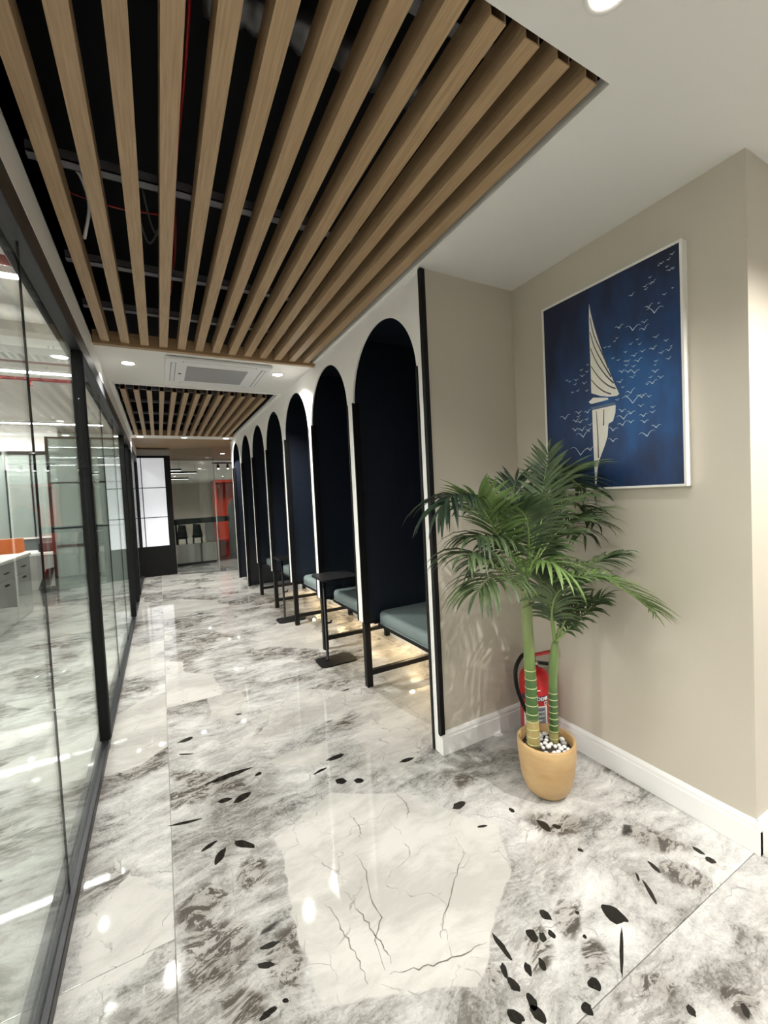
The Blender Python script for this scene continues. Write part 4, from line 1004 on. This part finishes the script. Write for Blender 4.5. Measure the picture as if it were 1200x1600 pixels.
M_LINE2 = emitter('dim_linear_diffuser', (1.0, 0.98, 0.95, 1), 3.0)
rb = thing('red_booth', (1.50, 11.8, 0), 'orange red telephone booth beyond the glass door', 'booth')
M_ORG = plain('orange_red_panel', lin(214, 66, 34), 0.5, var=0.06, scale=6)
box('back_panel', 1.30, 2.05, 12.10, 12.16, 0, 1.97, M_ORG, rb)
box('side_panel', 1.27, 1.32, 11.55, 12.10, 0, 1.97, M_ORG, rb)
box('side_panel', 2.03, 2.08, 11.55, 12.10, 0, 1.97, M_ORG, rb)
box('roof', 1.27, 2.08, 11.50, 12.16, 1.97, 2.03, M_ORG, rb)
box('bench', 1.32, 2.03, 11.75, 12.10, 0.40, 0.47, M_RED, rb, 0.01, 2)
box('bench_base', 1.36, 2.03, 11.85, 12.10, 0.0, 0.40, M_RED, rb)
ap = [(1.52, 0.0), (2.0, 0.0), (2.0, 1.2)] + [(1.76 + 0.24 * math.cos(a), 1.2 + 0.36 * math.sin(a)) for a in [i * PI / 14 for i in range(1, 14)]] + [(1.52, 1.2)]
dp = prism('standing_screen', ap, 'y', 11.20, 11.24, plain('charcoal_felt', lin(52, 56, 56), 0.6, var=0.1))
tag(dp, 'dark grey round topped screen in front of the red booth', 'screen')
for (y, x0, x1, lab) in ((11.95, 0.0, 0.56, 'short black linear lamp under the distant ceiling, nearest'), (12.9, 0.0, 0.99, 'long black linear lamp under the distant ceiling, second'), (15.7, 0.0, 0.95, 'black linear lamp under the distant ceiling, farthest')):
    pl_ = thing('linear_lamp', ((x0 + x1) / 2, y, 2.33), lab, 'lamp', 'black linear lamps in the distant room')
    box('housing', x0, x1, y - 0.03, y + 0.03, 2.31, 2.36, M_BLACK, pl_)
    box('diffuser', x0 + 0.01, x1 - 0.01, y - 0.02, y + 0.02, 2.306, 2.3098, M_LINE2, pl_)
    for x in (x0 + 0.05, x1 - 0.05): tube('hanger', [(x, y, 2.36), (x, y, 2.558)], 0.003, M_BLACK, pl_, 6)
for i, (x, y) in enumerate(((1.4, 10.6), (1.2, 14.5), (2.6, 13.0), (0.6, 18.0), (2.4, 18.5), (1.4, 22))):
    downlight(x, y, ['downlight over the reception counter', 'distant room downlight behind the counter', 'distant room downlight by the side wall', 'distant room downlight farther back', 'distant room downlight at the back right', 'distant room downlight before the end wall'][i], z=2.60 if y < 11.9 else 2.56, power=DOWN_W * 0.9)
tr = thing('track_spotlights', (1.9, 12.4, 2.5), 'black ceiling track with small spotlights over the red booth', 'track light')
box('track', 1.35, 2.5, 12.38, 12.42, 2.525, 2.558, M_BLACK, tr)
for x in (1.5, 1.75, 2.0):
    h_ = tube('spot_head', [(x, 12.40, 2.525), (x, 12.38, 2.47), (x, 12.33, 2.40)], [0.012, 0.035, 0.04], M_BLACK, tr, 12)
    lathe('lens', [(0.001, 0), (0.03, 0), (0.03, 0.004), (0.001, 0.004)], (x, 12.315, 2.375), M_LAMP, h_, 12)

# ------------------------------------------------------------------ office behind the glass
def cabinet(y0, y1, lab, drawer=True):
    t = thing('storage_cabinet', (-1.92, (y0 + y1) / 2, 0), lab, 'cabinet', 'white cabinets in the office')
    box('body', -2.16, -1.71, y0 + 0.002, y1 - 0.002, 0.0, 0.80, M_GREY, t)
    d = box('drawer', -1.7095, -1.692, y0 + 0.006, y1 - 0.006, 0.60, 0.795, M_GREY, t, 0.002, 1)
    tube('knob', [(-1.692, (y0 + y1) / 2 - 0.06, 0.69), (-1.67, (y0 + y1) / 2 - 0.06, 0.69), (-1.67, (y0 + y1) / 2 + 0.06, 0.69), (-1.692, (y0 + y1) / 2 + 0.06, 0.69)], 0.007, M_BLACK, d, 6)
    mid = (y0 + y1) / 2
    for (a, b, ky) in ((y0 + 0.006, mid - 0.002, mid - 0.04), (mid + 0.002, y1 - 0.006, mid + 0.04)):
        dd = box('door', -1.7095, -1.692, a, b, 0.02, 0.594, M_GREY, t, 0.002, 1)
        tube('knob', [(-1.692, ky, 0.54), (-1.672, ky, 0.54)], 0.012, M_BLACK, dd, 8)
cabinet(7.03, 7.76, 'pale grey storage cabinet at the end nearest the waste bin')
cabinet(6.29, 7.02, 'pale grey storage cabinet, second from the waste bin')
cabinet(5.55, 6.28, 'pale grey storage cabinet, third from the waste bin')
tag(box('worktop', -2.18, -1.68, 5.5, 7.78, 0.80, 0.84, M_WHITE, None, 0.004, 1), 'white worktop running over the office cabinets', 'worktop')
tag(box('flat_box', -1.98, -1.86, 6.75, 6.9, 0.8403, 0.865, plain('orange_card', lin(216, 92, 48), 0.5), None, 0.003, 1), 'flat orange box lying on the white worktop', 'box')
gc = thing('grey_desk', (-1.6, 8.6, 0), 'grey desk with panel front behind the waste bin', 'desk')
box('desk_top', -2.0, -1.30, 8.30, 8.95, 0.74, 0.78, M_WHITE, gc, 0.003, 1)
box('front_panel', -1.98, -1.32, 8.33, 8.36, 0.0, 0.74, M_GREY, gc)
box('side_panel', -1.36, -1.32, 8.36, 8.93, 0.0, 0.74, M_GREY, gc)
pr_ = thing('desk_printer', (-1.6, 8.65, 0.78), 'low dark desktop printer on the grey desk', 'printer')
box('body', -1.74, -1.45, 8.50, 8.80, 0.7805, 0.92, M_FRAME, pr_, 0.012, 2)
box('paper_tray', -1.71, -1.48, 8.44, 8.50, 0.80, 0.812, M_BLACK, pr_)
# waste bin
wb = thing('waste_bin', (-1.55, 7.98, 0), 'black waste bin with its lid tipped up beside the cabinets', 'bin')
lathe('bin_body', [(0.001, 0.0), (0.075, 0.0), (0.105, 0.26), (0.115, 0.262), (0.115, 0.275), (0.098, 0.275), (0.07, 0.02), (0.001, 0.02)], (-1.55, 7.98, 0), M_BLACK, wb, 24)
prism('lid', [(-1.665, 0.28), (-1.56, 0.55), (-1.46, 0.57), (-1.52, 0.30)], 'y', 7.99, 8.01, M_BLACK, wb)
# orange desk screen on a desk farther back
ds = thing('long_desk', (-2.7, 9.3, 0), 'long white desk behind the cabinets', 'desk')
box('desk_top', -4.2, -2.0, 9.02, 9.7, 0.70, 0.735, M_WHITE, ds, 0.003, 1)
for x in (-4.1, -3.1, -2.1): box('leg_panel', x - 0.02, x + 0.02, 9.08, 9.66, 0, 0.70, M_GREY, ds)
box('desk_screen', -4.2, -2.02, 8.995, 9.018, 0.55, 1.0, plain('orange_felt', lin(226, 118, 52), 0.7, var=0.06, scale=60), ds, 0.004, 1)
# frosted partition
fp = thing('frosted_partition', (-3.2, 10.0, 0), 'frosted glass partition with black mullions at the back of the office', 'partition')
box('solid_base', -5.9, -1.62, 9.98, 10.04, 0.0, 0.93, plain('slate_grey_panel', lin(104, 112, 112), 0.5), fp)
box('sill', -5.9, -1.62, 9.96, 10.06, 0.93, 0.962, M_WHITE, fp)
xs = [-5.9, -5.3, -4.7, -4.1, -3.5, -2.9, -2.42, -2.06, -1.66]
for i, x in enumerate(xs): box('mullion', x - 0.012, x + 0.012, 9.99, 10.03, 0.962, 2.50, M_BLACK, fp)
for a, b in zip(xs, xs[1:]): box('pane', a + 0.012, b - 0.012, 10.0, 10.012, 0.962, 2.50, M_FROST, fp)
box('head_rail', -5.9, -1.62, 9.98, 10.04, 2.50, 2.56, M_BLACK, fp)
box('top_panel', -5.9, -1.62, 9.99, 10.03, 2.56, OFC - 0.001, M_WHITE, fp)
# cross partition nearer, satin glass with transoms
cp = thing('cross_partition', (-0.9, 8.0, 0), 'satin glass screen in black frame standing across the office', 'partition')
xa, xb = -1.44, -0.43
for x in (xa, -0.9, xb): box('stile', x - 0.018, x + 0.018, 7.98, 8.02, 0.0, 2.55, M_BLACK, cp)
for z in (0.03, 1.155, 1.85, 2.535): 
    for a, b in ((xa, -0.9), (-0.9, xb)): box('transom', a + 0.018, b - 0.018, 7.985, 8.015, z - 0.012, z + 0.012, M_BLACK, cp)
for (z0_, z1_) in ((0.042, 1.143), (1.167, 1.838), (1.862, 2.523)):
    for a, b in ((xa, -0.9), (-0.9, xb)): box('pane', a + 0.018, b - 0.018, 7.995, 8.005, z0_, z1_, M_SATIN, cp)
box('pull_handle', -1.40, -1.05, 7.95, 7.97, 0.86, 0.90, plain('brown_handle', lin(70, 52, 48), 0.5), cp)
box('handle_stay', -1.40, -1.38, 7.97, 7.985, 0.86, 0.90, M_BLACK, cp)
# services under the office ceiling
M_PIPER = plain('maroon_pipe_paint', lin(120, 44, 44), 0.45, var=0.08)
def pipe(name, y, z, r, mat, lab, cat, x0=-5.95, x1=-0.425):
    t = thing(name, ((x0 + x1) / 2, y, z), lab, cat)
    tube('pipe', [(x0, y, z), ((x0 + x1) / 2, y, z), (x1, y, z)], r, mat, t, 12)
    for x in (-4.5, -2.8, -1.1): tube('hanger', [(x, y, z), (x, y, OFC + 0.002)], 0.005, M_STEEL, t, 6)
    return t
pipe('sprinkler_pipe', 3.36, 2.95, 0.030, M_PIPER, 'thick maroon pipe under the office ceiling, nearest', 'pipe')
pipe('sprinkler_pipe', 5.52, 2.95, 0.012, M_PIPER, 'thin maroon pipe before the farther office lamp', 'pipe')
sp_ = pipe('sprinkler_pipe', 6.12, 2.93, 0.020, M_PIPER, 'maroon pipe with a sprinkler head behind the farther lamp', 'pipe')
tube('sprinkler_head', [(-1.2, 6.12, 2.93), (-1.2, 6.12, 2.87), (-1.2, 6.12, 2.855)], [0.012, 0.012, 0.022], M_PIPER, sp_, 10)
pipe('white_pipe', 4.15, 2.93, 0.055, M_WHITE, 'thick white pipe under the office ceiling', 'pipe')
struct(box('ceiling_beam', -6.0, -0.42, 4.45, 4.75, 2.90, OFC + 0.01, M_CEIL), 'white beam across the office ceiling')
ctr = thing('cable_tray', (-3.2, 4.95, 2.86), 'perforated white cable tray under the office ceiling', 'cable tray')
MB().box(-5.95, -0.43, 4.85, 4.855, 2.84, 2.90).box(-5.95, -0.43, 5.075, 5.08, 2.84, 2.90).obj('side_rail', M_PLAST, ctr)
rung = MB()
for i in range(92): rung.box(-5.93 + i * 0.06, -5.905 + i * 0.06, 4.855, 5.075, 2.845, 2.85)
rg = rung.obj('rungs', M_PLAST, ctr); rg['kind'] = 'stuff'
for x in (-4.5, -2.6, -0.8):
    for y in (4.852, 5.078): tube('hanger', [(x, y, 2.9), (x, y, OFC + 0.002)], 0.004, M_STEEL, ctr, 6)
for i, (y, lab) in enumerate(((3.55, 'bright linear lamp near the thick maroon pipe'), (5.88, 'bright linear lamp past the cable tray'), (9.2, 'linear office lamp before the frosted partition'), (1.2, 'linear office lamp alongside the viewer'), (-1.2, 'linear office lamp behind the viewer'))):
    t = thing('linear_office_lamp', (-3.2, y, 2.95), lab, 'lamp', 'linear lamps in the office')
    box('housing', -5.8, -0.62 if i < 2 else -0.8, y - 0.035, y + 0.035, 2.945, 2.975, M_PLAST, t)
    box('diffuser', -5.78, -0.64 if i < 2 else -0.82, y - 0.028, y + 0.028, 2.938, 2.9448, M_LINE, t)
    for x in (-5, -3, -1): tube('hanger', [(x, y, 2.975), (x, y, OFC + 0.002)], 0.003, M_STEEL, t, 6)
downlight(-0.79, 5.30, 'round downlight in the office ceiling past the cable tray', z=OFC, power=DOWN_W * 0.7)
downlight(-2.3, 9.6, 'added round downlight brightening the office before the frosted partition', z=OFC, power=DOWN_W * 0.7)  # extra lamp added to brighten the office
downlight(-1.45, 9.3, 'added round downlight brightening the office behind the satin screen', z=OFC, power=DOWN_W * 0.7)  # also added, lifts the office brightness behind the glass
